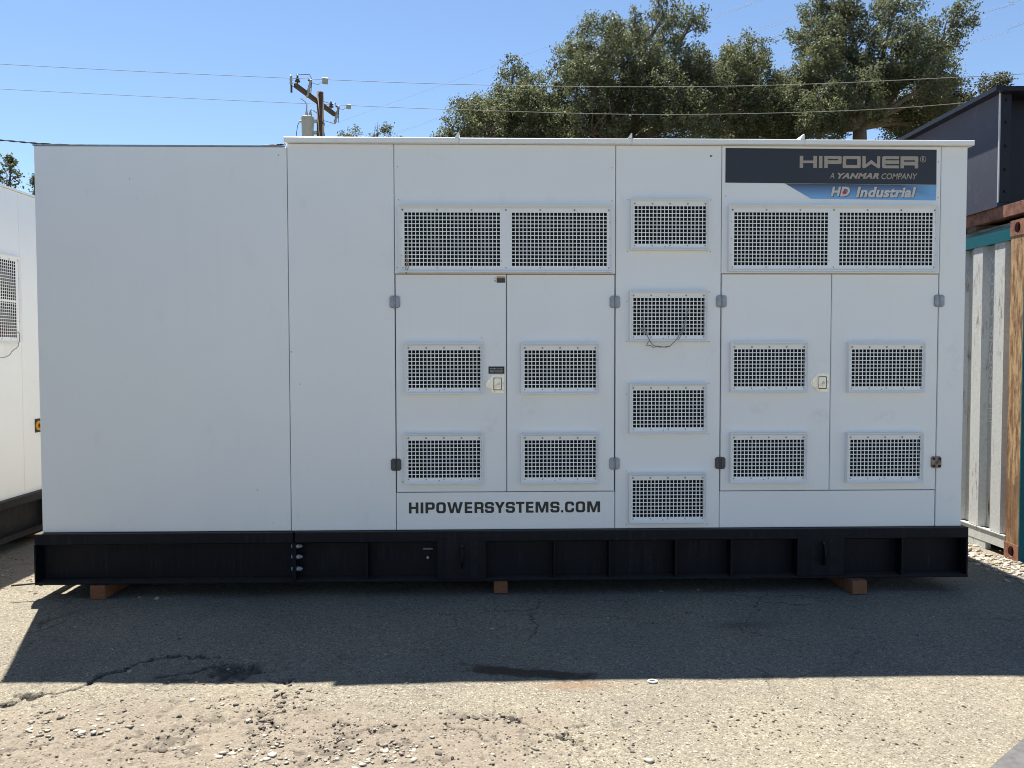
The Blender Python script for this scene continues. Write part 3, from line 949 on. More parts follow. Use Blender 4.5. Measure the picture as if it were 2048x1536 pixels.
M['band'] = band_mat()
MB().add([(1.884, -0.0015, 2.6570), (2.054, -0.0015, 2.5600), (2.871, -0.0015, 2.5520), (2.8735, -0.0015, 2.6510)], [(0, 1, 2, 3)]).build('blue_band', 'band', D)
H7 = [[(135, 0), (182, 0), (182, 65), (320, 65), (320, 0), (368, 0), (368, 163), (320, 163), (320, 100), (182, 100), (182, 163), (135, 163)],
      [(395, 0), (443, 0), (443, 163), (395, 163)],
      [(468, 0), (515, 0), (515, 55), (688, 55), (698, 60), (702, 70), (702, 148), (698, 158), (688, 163), (468, 163)], [(515, 105), (655, 105), (655, 123), (515, 123)],
      rounded(718, 0, 962, 163, 16), rounded(765, 42, 916, 122, 4),
      [(985, 163), (1030, 163), (1030, 50), (1108, 112), (1185, 50), (1185, 163), (1228, 163), (1228, 10), (1218, 0), (1197, 0), (1108, 58), (1020, 0), (995, 0), (985, 10)],
      [(1485, 0), (1485, 38), (1300, 38), (1300, 58), (1485, 58), (1485, 107), (1300, 107), (1300, 124), (1485, 124), (1485, 163), (1270, 163), (1255, 148), (1255, 15), (1270, 0)],
      [(1505, 0), (1552, 0), (1552, 40), (1700, 40), (1700, 0), (1748, 0), (1748, 55), (1738, 66), (1748, 78), (1748, 148), (1735, 163), (1505, 163)], [(1552, 90), (1700, 90), (1700, 109), (1552, 109)]]
lay_print(fill_outlines(H7), 'maker_name', 'silver_print', D, 1.977, 2.751, 2.7565, 2.8335, -0.0030)
lay_print(text_mesh('A', 0.22, 0.012), 'tagline', 'silver_print', D, 2.174, 2.204, 2.6905, 2.7265, -0.0030)
lay_print(text_mesh('YANMAR', 0.30, 0.055, 1.12), 'tagline', 'silver_print', D, 2.2235, 2.4950, 2.6890, 2.7260, -0.0030)
lay_print(text_mesh('COMPANY', 0.22, 0.012), 'tagline', 'silver_print', D, 2.511, 2.746, 2.6860, 2.7245, -0.0030)
ro = [(math.cos(2 * math.pi * i / 28), math.sin(2 * math.pi * i / 28)) for i in range(28)]
lay_print(fill_outlines([ro, [(x * 0.83, y * 0.83) for x, y in ro]]), 'registered_ring', 'silver_print', D, 2.7625, 2.8025, 2.7950, 2.8360, -0.0030)
lay_print(text_mesh('R', 0, 0.02), 'registered_letter', 'silver_print', D, 2.7755, 2.7915, 2.8040, 2.8270, -0.0030)
for s, x0, x1, z0, z1 in (('HD', 2.181, 2.306, 2.5745, 2.6365), ('Industrial', 2.345, 2.740, 2.5680, 2.6370)):
    lay_print(text_mesh(s, 0.22, 0.05, 1.05), 'series_shadow', 'shadow_print', D, x0 + 0.004, x1 + 0.004, z0 - 0.004, z1 - 0.004, -0.0028)
    lay_print(text_mesh(s, 0.22, 0.04, 1.05), 'series_name', 'pale_print', D, x0, x1, z0, z1, -0.0040)
fl = [(0, 2), (-4, 0), (-8, 4), (-9, 10), (-6, 16), (-5, 12), (-3, 20), (1, 27), (2, 20), (5, 22), (4, 15), (8, 12), (9, 6), (6, 0), (3, 3), (2, 8), (0, 5)]
lay_print(fill_outlines([fl]), 'flame_mark', 'red_print', D, 2.2565, 2.2835, 2.5870, 2.6270, -0.0048)
# web address on the left sill
XS = [90, 203, 250, 355, 460, 630, 725, 825, 922, 1028, 1128, 1225, 1318, 1462, 1567, 1605, 1710, 1822]
loops = []
for ch, x in zip('HIPOWERSYSTEMS.COM', XS):
    for lp in GLYPH[ch][1]:
        loops.append([(x + px, pz) for px, pz in lp])
lay_print(fill_outlines(loops), 'web_address', 'black_print', gen, -0.548, 0.692, 0.5320, 0.6035, -0.0015)

# skid: box rail, web, bottom flange, stiffeners, pads
skid = MB()
skid.box(-2.920, -1.2845, -0.036, 0.10, 0.352, 0.4215, 0, 0.004)
skid.box(-1.2775, 3.107, -0.038, 0.10, 0.352, 0.4225, 0, 0.006)
S = skid.build('skid_rail', 'skid', gen)
MB().box(-2.9135, 3.0955, 0.062, 0.080, 0.109, 0.3515).build('skid_web', 'skid', gen)
mb = MB(); mb.box(-2.924, -1.284, -0.034, 0.14, 0.094, 0.1075, 0, 0.002); mb.box(-1.278, 3.109, -0.036, 0.14, 0.095, 0.1085, 0, 0.002)
mb.build('skid_flange', 'skid', gen)
for x in (-0.817, 0.392, 0.751, 1.184, 1.546, 2.673):
    MB().box(x - 0.005, x + 0.005, -0.030, 0.0615, 0.109, 0.3515).build('skid_rib', 'skid', gen)
for x in (-2.919, -1.287, -1.275, 3.101):
    MB().box(x - 0.005, x + 0.005, -0.0335, 0.0800 if abs(x) > 2 else 0.0615, 0.109, 0.3515).build('skid_end_plate', 'skid', gen)
for a, b, lx in ((-0.365, -0.051, -0.203), (1.975, 2.281, 2.140)):
    p = MB().box(a, b, -0.0395, -0.030, 0.112, 0.392, 0, 0.002).build('lifting_pad', 'skid', gen)
    MB().box(a + 0.002, a + 0.012, -0.0295, 0.0615, 0.112, 0.3515).build('pad_gusset', 'skid', p)
    MB().box(b - 0.012, b - 0.002, -0.0295, 0.0615, 0.112, 0.3515).build('pad_gusset', 'skid', p)
    lug = MB()
    out = []
    for i in range(9):
        a2 = math.radians(-75 + 150 * i / 8)
        out.append((-0.040 - 0.055 * math.cos(a2), 0.262 + 0.080 * math.sin(a2)))
    v = [(lx - 0.007, y, z) for y, z in out] + [(lx + 0.007, y, z) for y, z in out]
    k = len(out)
    lug.add(v, [tuple(range(k)), tuple(range(2 * k - 1, k - 1, -1))] + [(i, (i + 1) % k, k + (i + 1) % k, k + i) for i in range(k)])
    lug.build('lifting_lug', 'skid', p)
MB().box(-2.90, 3.09, 2.20, 2.28, 0.094, 0.4235).build('skid_web', 'skid', gen)
MB().box(-2.9235, -2.90, 0.1405, 2.2, 0.0945, 0.3515).build('skid_crossbeam', 'skid', gen)
MB().box(3.07, 3.09, 0.0805, 2.2, 0.13, 0.4235).build('skid_crossbeam', 'skid', gen)
MB().box(-2.87, 3.06, 0.0805, 2.199, 0.36, 0.4235).build('floor_pan', 'skid', gen)
for z in (0.326, 0.257, 0.179):
    b = MB(); b.cyl((-1.2695, -0.004, z), (-1.257, -0.004, z), 0.0155, 14); b.cyl((-1.2565, -0.004, z), (-1.242, -0.004, z), 0.0125, 6); b.cyl((-1.2418, -0.004, z), (-1.234, -0.004, z), 0.006, 8)
    b.build('flange_nut', 'bolt', gen)
    b = MB(); b.cyl((-1.2925, -0.004, z), (-1.305, -0.004, z), 0.0125, 6)
    b.build('flange_bolt', 'bolt', gen)
for x in (-0.817, 0.392, 0.751, 1.184, 1.546, 2.673):
    wb = MB()
    for sx in (-1, 1):
        wb.tube(jitter_path([(x + sx * 0.006, 0.0605, 0.112), (x + sx * 0.006, 0.0605, 0.23), (x + sx * 0.006, 0.0605, 0.349)], int(x * 100) + 500, 0.0009, 10), 0.0042, 5)
    wb.build('weld_bead', 'skid', gen, True)
gb = MB(); gb.box(-0.462, -0.398, 0.030, 0.0615, 0.2895, 0.295)
G1 = gb.build('earth_bracket', 'zinc', gen)
b = MB(); b.prism([(-0.452, 0.287), (-0.446, 0.225), (-0.438, 0.215), (-0.424, 0.215), (-0.416, 0.225), (-0.410, 0.287)], 0.052, 0.0615); b.build('earth_plate', 'skid', G1)
b = MB(); b.cyl((-0.431, 0.0515, 0.235), (-0.431, 0.030, 0.235), 0.0095, 6); b.build('earth_bolt', 'zinc', G1)

# ------------------------------------------------------------------ timbers under the skid
for x, y, w_, h_, ln, lab in ((-2.52, -0.055, 0.094, 0.0930, 1.1, 'reddish cedar block under the left end of the black skid'),
                              (0.044, 0.000, 0.090, 0.0930, 1.0, 'reddish cedar block end, middle of the three under the skid'),
                              (2.365, -0.090, 0.096, 0.0930, 1.1, 'reddish cedar block with dark bands under the right of the skid')):
    mb = MB().box(-w_ / 2, w_ / 2, 0, ln, 0, h_ - 0.004, 0, 0.004)
    if x > 2:
        mb.box(-w_ / 2 - 0.001, w_ / 2 + 0.001, 0.05, 0.075, 0.0, h_ - 0.0045, 1)
        mb.box(-w_ / 2 - 0.001, w_ / 2 + 0.001, 0.11, 0.125, 0.0, h_ - 0.0045, 1)
    o = mb.build('timber_block', ['timber', 'pole_wood'])
    o.location = (x, y, 0.003)
    o.rotation_euler = (0, 0, math.radians(random.uniform(-1.5, 1.5)))
    tag(o, lab, 'timber', 'timber blocks under the skid')

# ------------------------------------------------------------------ neighbouring generator on the left
nb = thing('generator', 'second white generator at the left edge, seen along its side', 'generator', (-3.85, 0, 0), math.radians(90))
NX0, NX1 = -4.0, 2.05
MB().box(NX0, NX1, 0.032, DEPTH, 0.424, 2.885).build('housing', 'white', nb)
MB().box(NX0 + 0.002, NX1 - 0.002, 0.0285, 0.0318, 0.4245, 2.884).build('gasket_sheet', 'gasket', nb)
xsn = [NX0, -2.6, -1.2, 0.2, 1.425, NX1]
for a, b in zip(xsn[:-1], xsn[1:]):
    face_panel('side_panel', nb, a + 0.0015, b - 0.0015, 0.4245, 2.885)
MB().box(NX0 - 0.02, NX1 + 0.02, -0.02, DEPTH + 0.02, 2.8865, 2.899).build('roof_cap', 'white', nb)
for x in (-3.3, -1.9, -0.5, 1.03):
    tall.place(nb, x, 2.01)
    MB().box(x - 0.33, x + 0.33, -0.0245, -0.0212, 1.985, 2.003).build('grille_bar', 'white', nb)
es = MB().box(1.580, 1.680, -0.004, -0.001, 0.915, 1.030).build('emergency_stop', 'black_print', nb)
mb = MB(); mb.prism([(1.626 + 0.040 * math.cos(2 * math.pi * i / 20), 0.972 + 0.040 * math.sin(2 * math.pi * i / 20)) for i in range(20)], -0.012, -0.004); mb.build('yellow_collar', 'yellow_print', es)
mb = MB(); mb.tube([(1.626, -0.012, 0.972), (1.626, -0.030, 0.972), (1.626, -0.032, 0.972), (1.626, -0.044, 0.972), (1.626, -0.048, 0.972)], [0.014, 0.014, 0.030, 0.030, 0.022], 16); mb.build('red_button', 'red_print', es, True)
mb = MB(); mb.box(NX0 - 0.03, NX1 + 0.03, -0.036, 0.10, 0.352, 0.4225, 0, 0.006); mb.build('skid_rail', 'skid', nb)
MB().box(NX0 - 0.02, NX1 + 0.02, 0.062, 0.080, 0.108, 0.3515).build('skid_web', 'skid', nb)
mb = MB(); mb.box(NX0 - 0.03, NX1 + 0.03, -0.036, 0.14, 0.094, 0.1075, 0, 0.002); mb.build('skid_flange', 'skid', nb)
MB().box(NX0 - 0.02, NX1 + 0.02, 2.2, 2.28, 0.094, 0.423).build('skid_web', 'skid', nb)
MB().box(NX0, NX1, 0.0805, 2.199, 0.36, 0.4235).build('floor_pan', 'skid', nb)
for x in (-3.2, -2.2, -1.2, -0.2, 0.8, 1.8):
    MB().box(x - 0.005, x + 0.005, -0.030, 0.0615, 0.109, 0.3515).build('skid_rib', 'skid', nb)
o = MB().box(-0.9, 0.06, -0.045, 0.045, 0, 0.089, 0, 0.003).build('timber_block', 'timber')
o.location = (-3.86, 1.75, 0.004)
tag(o, 'cedar block under the second generator at the left edge', 'timber', 'timber blocks under the second generator')
for y in (-3.4, -0.9):
    c = o.copy(); col.objects.link(c); c.location.y = y

# ------------------------------------------------------------------ loose wires tied to the vents
wp = [(0.955, -0.018, 1.80), (0.962, -0.032, 1.775), (0.967, -0.034, 1.735), (0.987, -0.036, 1.685), (1.010, -0.036, 1.635), (1.034, -0.034, 1.612), (1.085, -0.034, 1.603), (1.138, -0.034, 1.612),
      (1.180, -0.036, 1.655), (1.216, -0.036, 1.720), (1.237, -0.034, 1.785), (1.247, -0.032, 1.84), (1.262, -0.018, 1.835)]
mb = MB(); mb.tube(jitter_path(wp, 1, 0.0025), 0.0028, 6)
mb.tube(jitter_path([(0.93, -0.018, 1.735), (0.955, -0.034, 1.715), (0.983, -0.040, 1.690), (1.003, -0.040, 1.648), (0.985, -0.038, 1.618)], 2, 0.002), 0.0024, 6)
mb.tube(jitter_path([(0.985, -0.037, 1.617), (1.012, -0.040, 1.612), (1.030, -0.040, 1.600), (1.060, -0.039, 1.611), (1.110, -0.039, 1.601), (1.135, -0.039, 1.606)], 3, 0.003), 0.0024, 6)
mb.tube(jitter_path([(1.240, -0.018, 1.765), (1.225, -0.038, 1.715), (1.19, -0.040, 1.652)], 4, 0.002), 0.0024, 6)
tag(mb.build('tie_wire', 'wire', None, True), 'grey tie wire hanging in a loop from a small vent', 'wire')
mb = MB()
mb.tube(jitter_path([(-0.548, -0.017, 2.235), (-0.552, -0.026, 2.20), (-0.551, -0.028, 2.15), (-0.556, -0.027, 2.105), (-0.556, -0.012, 2.08)], 5, 0.002), 0.0026, 6)
mb.tube(jitter_path([(-0.540, -0.017, 2.155), (-0.537, -0.026, 2.13), (-0.543, -0.028, 2.10), (-0.552, -0.024, 2.075)], 6, 0.002), 0.0026, 6)
tag(mb.build('tan_cord', 'tan_cord', None, True), 'frayed tan cord tied to lower left corner of the wide vent', 'cord')
mb = MB()
mb.tube(jitter_path([(-3.865, 1.355, 1.80), (-3.815, 1.345, 1.74), (-3.81, 1.34, 1.70), (-3.805, 1.31, 1.64), (-3.81, 1.25, 1.60), (-3.81, 1.19, 1.56), (-3.812, 1.10, 1.54), (-3.815, 1.0, 1.57)], 7, 0.004), 0.0032, 6)
tag(mb.build('tie_wire', 'wire', None, True), 'twisted wire hanging from the vent of the left edge generator', 'wire')

# ------------------------------------------------------------------ shipping container
CX, CY0, CY1, CW = 3.92, 0.655, 6.71, 2.42
box_ = thing('shipping_container', 'teal and white shipping container with rusty corner post behind the generator', 'container', (CX, CY0, 0))
L = CY1 - CY0


def casting(parent, x, y, z, hx=0.16, hy=0.16, h=0.118, holes=True):
    """hollow corner casting with an oval hole on its -x face"""
    mb = MB()
    o = [(0, 0), (hy, 0), (hy, h), (0, h)]
    k = 20
    oval = [(hy / 2 + 0.033 * math.cos(2 * math.pi * i / k - math.pi * 0.75), h / 2 + 0.042 * math.sin(2 * math.pi * i / k - math.pi * 0.75)) for i in range(k)]
    v = [(0, a, b) for a, b in o] + [(0, a, b) for a, b in oval] + [(0.03, a, b) for a, b in oval]
    f = []
    for q in range(4):
        lo = 4 + q * 5
        ring = [4 + (q * 5 + j) % k for j in range(6)]
        f.append(tuple([q] + [(q + 1) % 4] + ring[::-1]))
    for i in range(k):
        f.append((4 + i, 4 + (i + 1) % k, 4 + k + (i + 1) % k, 4 + k + i))
    mb.add(v, f)
    mb.add([(0.0305, a, b) for a, b in oval], [tuple(range(k))], 1)  # black disc stands in for the unlit inside of the hole
    p = [(0, 0, 0), (hx, 0, 0), (hx, hy, 0), (0, hy, 0), (0, 0, h), (hx, 0, h), (hx, hy, h), (0, hy, h)]
    mb.add(p, [(3, 2, 1, 0), (4, 5, 6, 7), (0, 1, 5, 4), (1, 2, 6, 5), (2, 3, 7, 6)])
    c = mb.build('corner_casting', ['rust', 'void'], parent)
    c.location = (x, y, z)
    return c


for y in (0, L - 0.16):
    for z in (0.004, 2.445):
        casting(box_, 0, y, z)
p = MB(); p.box(0.004, 0.150, 0.006, 0.152, 0.122, 2.444); pp = p.build('corner_post', 'post', box_); pp['label'] = 'peeled tan and rust corner post'
MB().box(0.006, 0.150, L - 0.152, L - 0.006, 0.122, 2.444).build('corner_post', 'post', box_)
MB().box(0.012, 0.060, 0.161, L - 0.161, 2.425, 2.515).build('top_rail', 'teal', box_)
MB().box(0.030, 0.075, 0.161, L - 0.161, 2.5155, 2.560).build('roof_edge', 'faded_teal', box_)
MB().box(0.0755, CW - 0.02, 0.02, L - 0.02, 2.530, 2.548).build('roof_panel', 'faded_teal', box_)
mb = MB(); mb.box(0.010, 0.060, 0.161, L - 0.161, 0.060, 0.158); mb.box(0.004, 0.012, 0.161, L - 0.161, 0.154, 0.162)
mb.build('bottom_rail', 'container_white', box_)
for y in (0.40, 1.6, 4.2, L - 0.9):
    MB().box(0.0125, 0.058, y, y + 0.42, 0.0, 0.0595).build('fork_pocket_plate', 'container_white', box_)
# corrugated side, each wave 0.272 m
out = []
y = 0.155
phase = [(0.100, 0.070), (0.140, 0.022)]
pts = [(0.155, 0.068), (0.215, 0.068)]
y = 0.245
while y < L - 0.30:
    pts += [(y, 0.022), (y + 0.122, 0.022), (y + 0.160, 0.068), (y + 0.242, 0.068)]
    y += 0.272
pts += [(L - 0.155, 0.068)]
mb = MB()
zz = [0.1625, 2.4245]
n = len(pts)
v = [(x, yy, zz[0]) for yy, x in pts] + [(x, yy, zz[1]) for yy, x in pts]
mb.add(v, [(i + 1, i, n + i, n + i + 1) for i in range(n - 1)])
mb.build('corrugated_side', 'container_white', box_)
# far side, door end and rear end
MB().box(CW - 0.06, CW - 0.02, 0.16, L - 0.16, 0.06, 2.515).build('far_side', 'teal', box_)
MB().box(0.1505, CW - 0.151, 0.030, 0.060, 0.13, 2.44).build('end_door', 'teal', box_)
mb = MB(); mb.box(0.004, 0.150, -0.004, 0.0055, 0.0, 2.555); mb.build('teal_post_face', 'teal', box_)
MB().box(CW - 0.150, CW - 0.004, -0.004, 0.15, 0.0, 2.555).build('corner_post', 'teal', box_)
for x in (0.42, 0.95, 1.45, 1.98):
    MB().tube([(x, 0.005, 0.15), (x, 0.005, 2.42)], 0.018, 8).build('locking_bar', 'zinc', box_)
MB().box(0.1505, CW - 0.151, 0.0, 0.0295, 2.4405, 2.54).build('door_header', 'teal', box_)
MB().box(0.1505, CW - 0.151, 0.0, 0.0295, 0.02, 0.1295).build('door_sill', 'teal', box_)
MB().box(0.16, CW - 0.16, L - 0.05, L - 0.02, 0.1, 2.44).build('rear_end', 'teal', box_)
MB().box(0.10, CW - 0.07, 0.07, L - 0.06, 0.10, 0.15).build('floor_deck', 'pole_wood', box_)
# container number down one flute
for i, ch in enumerate('MOAU'):
    zt = 2.335 - i * 0.1285
    lay_print(text_mesh(ch), 'container_letter', 'white_print', box_, 0.487, 0.433, zt - 0.098, zt, 0.0665, 'x')
for i, ch in enumerate('670001'):
    zt = 1.785 - i * 0.1075
    x0, x1 = (0.485, 0.435) if ch != '1' else (0.468, 0.452)
    lay_print(text_mesh(ch), 'container_number', 'white_print', box_, x0, x1, zt - 0.088, zt, 0.0665, 'x')
fr = fill_outlines([rounded(0, 0, 1, 1.7, 0.02), rounded(0.1, 0.1, 0.9, 1.6, 0.02)])
lay_print(fr, 'check_digit_box', 'white_print', box_, 0.492, 0.428, 1.015, 1.125, 0.0665, 'x')
lay_print(text_mesh('5'), 'check_digit', 'white_print', box_, 0.476, 0.444, 1.035, 1.105, 0.0665, 'x')

# ------------------------------------------------------------------ dark steel box stacked on the container
sb = thing('steel_box', 'dark navy steel box with overhanging lid stacked on the shipping container', 'steel box', (3.90, 0.945, 2.565))
BL, BW = 5.2, 2.3
for x in (0.02, BW - 0.12):
    MB().box(x, x + 0.10, -0.42, BL, 0.040, 0.132).build('rusty_skid_beam', 'rust', sb)
for y in (0.3, 2.6, 4.8):
    MB().box(0.03, BW - 0.03, y, y + 0.12, -0.006, 0.0395).build('packing_timber', 'pole_wood', sb)
MB().box(0.0, BW, 0.0, BL, 0.1325, 0.165).build('base_plate', 'grey_navy', sb)
MB().box(0.012, 0.05, 0.012, BL - 0.012, 0.1655, 1.000).build('side_wall', 'grey_navy', sb)
MB().box(BW - 0.05, BW - 0.012, 0.012, BL - 0.012, 0.1655, 1.000).build('side_wall', 'grey_navy', sb)
MB().box(0.0505, BW - 0.0505, BL - 0.06, BL - 0.02, 0.1655, 1.000).build('end_wall', 'navy', sb)
MB().box(0.0505, BW - 0.0505, 0.16, 0.20, 0.1655, 1.000).build('end_wall', 'navy', sb)
MB().box(0.004, 0.0120, -0.0045, 0.010, 0.1655, 1.000).build('corner_edge_strip', 'porcelain', sb)  # thin pale strip down the front corner
for x in (0.0125, BW - 0.10):  # bolted posts
    MB().box(x, x + 0.085, -0.004, 0.0115, 0.1655, 1.000, 0, 0.002).build('corner_post', 'navy', sb)
    for z in (0.25, 0.42, 0.60, 0.78, 0.95):
        MB().cyl((x + 0.045, -0.0045, z), (x + 0.045, -0.014, z), 0.011, 6).build('bolt', 'navy', sb)
for x in (0.62, 1.17, 1.72):
    MB().box(x, x + 0.06, 0.10, 0.1595, 0.166, 0.999).build('stiffener', 'navy', sb)
mb = MB(); mb.box(-0.064, BW + 0.064, -0.06, BL + 0.06, 1.0005, 1.036)
mb.build('lid', 'navy', sb)

# ------------------------------------------------------------------ utility pole with transformer, and lines
PX, PY = -5.535, 20.2
pz0 = float(ground_height(np.array([PX]), np.array([PY]))[0])
pole = thing('utility_pole', 'brown wooden utility pole with crossarm and grey transformer behind the roof', 'utility pole', (PX, PY, pz0))
def pt(x, y, z):
    return (x - PX, y - PY, z - pz0)
MB().tube([pt(PX, PY, pz0 - 0.5), pt(PX, PY, 5), pt(PX, PY, 10.06)], [0.17, 0.145, 0.112], 14).build('pole', 'pole_wood', pole, True)
A = Vector(pt(-5.97, 18.80, 9.87)); B = Vector(pt(-5.36, 21.60, 9.87))
off = Vector((-0.10, 0.05, -0.42 + 0.0))
ca = MB()
d = (B - A).normalized(); sx = Vector((d.y, -d.x, 0)) * 0.055; up = Vector((0, 0, 0.06))
A2, B2 = A + Vector((0.0, 0, -0.08)), B + Vector((0.0, 0, -0.08))
v = [A2 - sx - up, A2 + sx - up, A2 + sx + up, A2 - sx + up, B2 - sx - up, B2 + sx - up, B2 + sx + up, B2 - sx + up]
ca.add(v, [(0, 1, 2, 3), (7, 6, 5, 4), (0, 4, 5, 1), (1, 5, 6, 2), (2, 6, 7, 3), (3, 7, 4, 0)])
ca.build('crossarm', 'pole_wood', pole)


def insulator(p, mat='brown_insulator', s=1.0):
    mb = MB()
    x, y, z = p
    prof = [(0.0, 0.014), (0.07, 0.014), (0.075, 0.07), (0.10, 0.075), (0.13, 0.04), (0.15, 0.055), (0.18, 0.03), (0.24, 0.022), (0.26, 0.01)]
    mb.tube([(x, y, z + h * s) for h, r in prof], [r * s for h, r in prof], 12)
    return mb.build('insulator', mat, pole, True)


i1 = A.lerp(B, 0.05) + Vector((0, 0, -0.02)); i2 = A.lerp(B, 0.90) + Vector((0, 0, -0.02))
insulator(i1, s=1.15); insulator(i2, s=1.15)


def cutout(p, h, mat='porcelain'):
    mb = MB(); x, y, z = p
    prof = [(0, 0.03), (0.05, 0.05), (0.09, 0.03), (0.13, 0.055), (0.17, 0.03), (0.21, 0.055), (0.25, 0.03), (0.3, 0.045), (0.34, 0.02)]
    mb.tube([(x + q * 0.25 * h, y, z + q * h) for q, r in prof], [r * 1.1 for q, r in prof], 10, 0)
    mb.tube([(x + 0.12, y - 0.02, z + 0.02), (x + 0.16, y - 0.02, z + 0.34 * h - 0.02)], 0.013, 6, 1)
    mb.box(x + 0.04, x + 0.15, y - 0.03, y + 0.0, z + 0.34 * h - 0.05, z + 0.34 * h - 0.01, 1)
    return mb.build('fuse_cutout', [mat, 'brown_insulator'], pole, True)


c1 = A.lerp(B, 0.52); cutout((c1.x - 0.14, c1.y - 0.75, c1.z - 0.20), 1.6)
c2 = A.lerp(B, 0.98); cutout((c2.x + 0.03, c2.y - 0.05, c2.z - 0.42), 1.75)
c3 = A.lerp(B, 0.0); mb = MB()
prof = [(0, 0.03), (0.06, 0.05), (0.10, 0.03), (0.16, 0.05), (0.20, 0.03), (0.26, 0.04), (0.3, 0.015)]
mb.tube([(c3.x - 0.13, c3.y, c3.z - 0.08 + q) for q, r in prof], [r for q, r in prof], 10, 0)
mb.tube([(c3.x - 0.12, c3.y, c3.z - 0.30), (c3.x - 0.12, c3.y, c3.z - 0.09)], 0.03, 8, 1)
mb.tube([(c3.x - 0.12, c3.y, c3.z - 0.1), (c3.x + 0.05, c3.y, c3.z - 0.12)], 0.014, 6, 1)
mb.build('surge_arrester', ['porcelain', 'brown_insulator'], pole, True)
tx, ty, tz = pt(-5.90, 20.02, 8.55)
mb = MB()
prof = [(0.0, 0.165), (0.03, 0.185), (0.60, 0.195), (0.615, 0.21), (0.645, 0.21), (0.67, 0.17), (0.68, 0.02)]
mb.tube([(tx, ty, tz + h) for h, r in prof], [r for h, r in prof], 20)
T = mb.build('transformer', 'transformer', pole, True)
mb = MB(); mb.box(tx + 0.15, -0.08, ty - 0.03, ty + 0.10, tz + 0.50, tz + 0.58); mb.box(tx + 0.15, -0.08, ty - 0.03, ty + 0.10, tz + 0.14, tz + 0.22)
mb.build('mounting_bracket', 'transformer', T)
mb = MB()
for dx, h in ((0.09, 0.26), (-0.03, 0.40)):
    mb.tube([(tx + dx, ty, tz + 0.66), (tx + dx, ty, tz + 0.72), (tx + dx, ty, tz + 0.66 + h * 0.6), (tx + dx + 0.01, ty, tz + 0.66 + h)], [0.05, 0.055, 0.035 if dx > 0 else 0.018, 0.02], 10)
mb.build('bushing', 'porcelain', T, True)
mb = MB(); mb.cyl((tx - 0.19, ty, tz + 0.52), (tx - 0.26, ty, tz + 0.52), 0.03, 8); mb.cyl((tx - 0.06, ty - 0.19, tz + 0.55), (tx - 0.06, ty - 0.225, tz + 0.55), 0.022, 8)
mb.build('terminal', 'porcelain', T)
mb = MB()
def lead(*p, r=0.010):
    mb.tube([tuple(q) for q in p], r, 5)
lead((tx - 0.26, ty, tz + 0.52), (tx - 0.32, ty, tz + 0.40), (tx - 0.36, ty, tz + 0.15), (tx - 0.38, ty, tz - 0.4))
lead((tx - 0.03, ty, tz + 1.05), (tx - 0.07, ty, tz + 1.15), (tx - 0.22, ty, tz + 1.24), (tx - 0.12, ty, tz + 1.27), (tx + 0.1, ty, tz + 1.28))
lead((tx + 0.10, ty, tz + 0.92), (tx + 0.2, ty, tz + 0.86), (tx + 0.3, ty, tz + 0.78))
lead((c1.x + 0.02, c1.y - 0.75, c1.z + 0.35), (c1.x - 0.02, c1.y - 0.9, c1.z + 0.45), (c1.x - 0.35, c1.y - 1.2, c1.z + 0.32))
lead((0.1, 0.0, 1.22 + tz), (0.35, 0.3, tz + 1.22), (c2.x + 0.05, c2.y - 0.05, c2.z + 0.30), (c2.x + 0.08, c2.y - 0.05, c2.z + 0.15))
lead((0.06, 0.0, tz + 0.62), (0.28, 0.4, tz + 0.66), (c2.x - 0.02, c2.y - 0.05, c2.z - 0.42))
mb.build('jumper_lead', 'black_cable', pole, True)
for z in (0.45, 0.12):
    MB().box(0.085, 0.135, -0.06, 0.02, tz + z, tz + z + 0.09).build('pole_step', 'zinc', pole)
MB().box(0.0, 0.09, -0.128, -0.118, tz - 0.12, tz - 0.03).build('pole_tag', 'porcelain', pole)


def smooth_path(pts, sub=8):
    P = [Vector(p) for p in pts]
    out = []
    for i in range(len(P) - 1):
        p0 = P[max(i - 1, 0)]; p1 = P[i]; p2 = P[i + 1]; p3 = P[min(i + 2, len(P) - 1)]
        for k in range(sub):
            t = k / sub
            out.append(0.5 * ((2 * p1) + (p2 - p0) * t + (2 * p0 - 5 * p1 + 4 * p2 - p3) * t * t + (3 * p1 - p0 - 3 * p2 + p3) * t ** 3))
    out.append(P[-1])
    return out


def line(name, pts, r, mat, label, cat='power line', group=None, n=6, twin=0.0):
    mb = MB(); mb.tube(smooth_path(pts), r, n)
    if twin:
        mb.tube([p + Vector((0, 0, twin)) for p in smooth_path(pts)], r, n)
    return tag(mb.build(name, mat, None, True), label, cat, group)


line('power_line', [(-26, 23.4, 12.6), (-19.12, 21.82, 11.61), (-16.23, 21.15, 11.23), (-10.80, 19.91, 10.56), (-5.98, 18.81, 10.00), (-1.24, 17.73, 9.48), (3.68, 16.60, 9.04), (8.18, 15.58, 8.78), (13.40, 14.38, 8.66), (15.58, 13.88, 8.64), (24, 12.0, 8.75)], 0.0080, 'conductor', 'upper of the two pale power lines crossing the sky and trees')
line('power_line', [(-28, 26.8, 12.9), (-21.67, 25.35, 12.0), (-18.39, 24.59, 11.59), (-12.24, 23.19, 10.88), (-5.42, 21.64, 10.13), (-1.40, 20.71, 9.70), (4.92, 19.27, 9.12), (10.64, 17.96, 8.86), (14.57, 17.06, 8.90), (17.64, 16.36, 8.99), (26, 14.4, 9.5)], 0.0080, 'conductor', 'lower of the two pale power lines crossing the sky and trees')
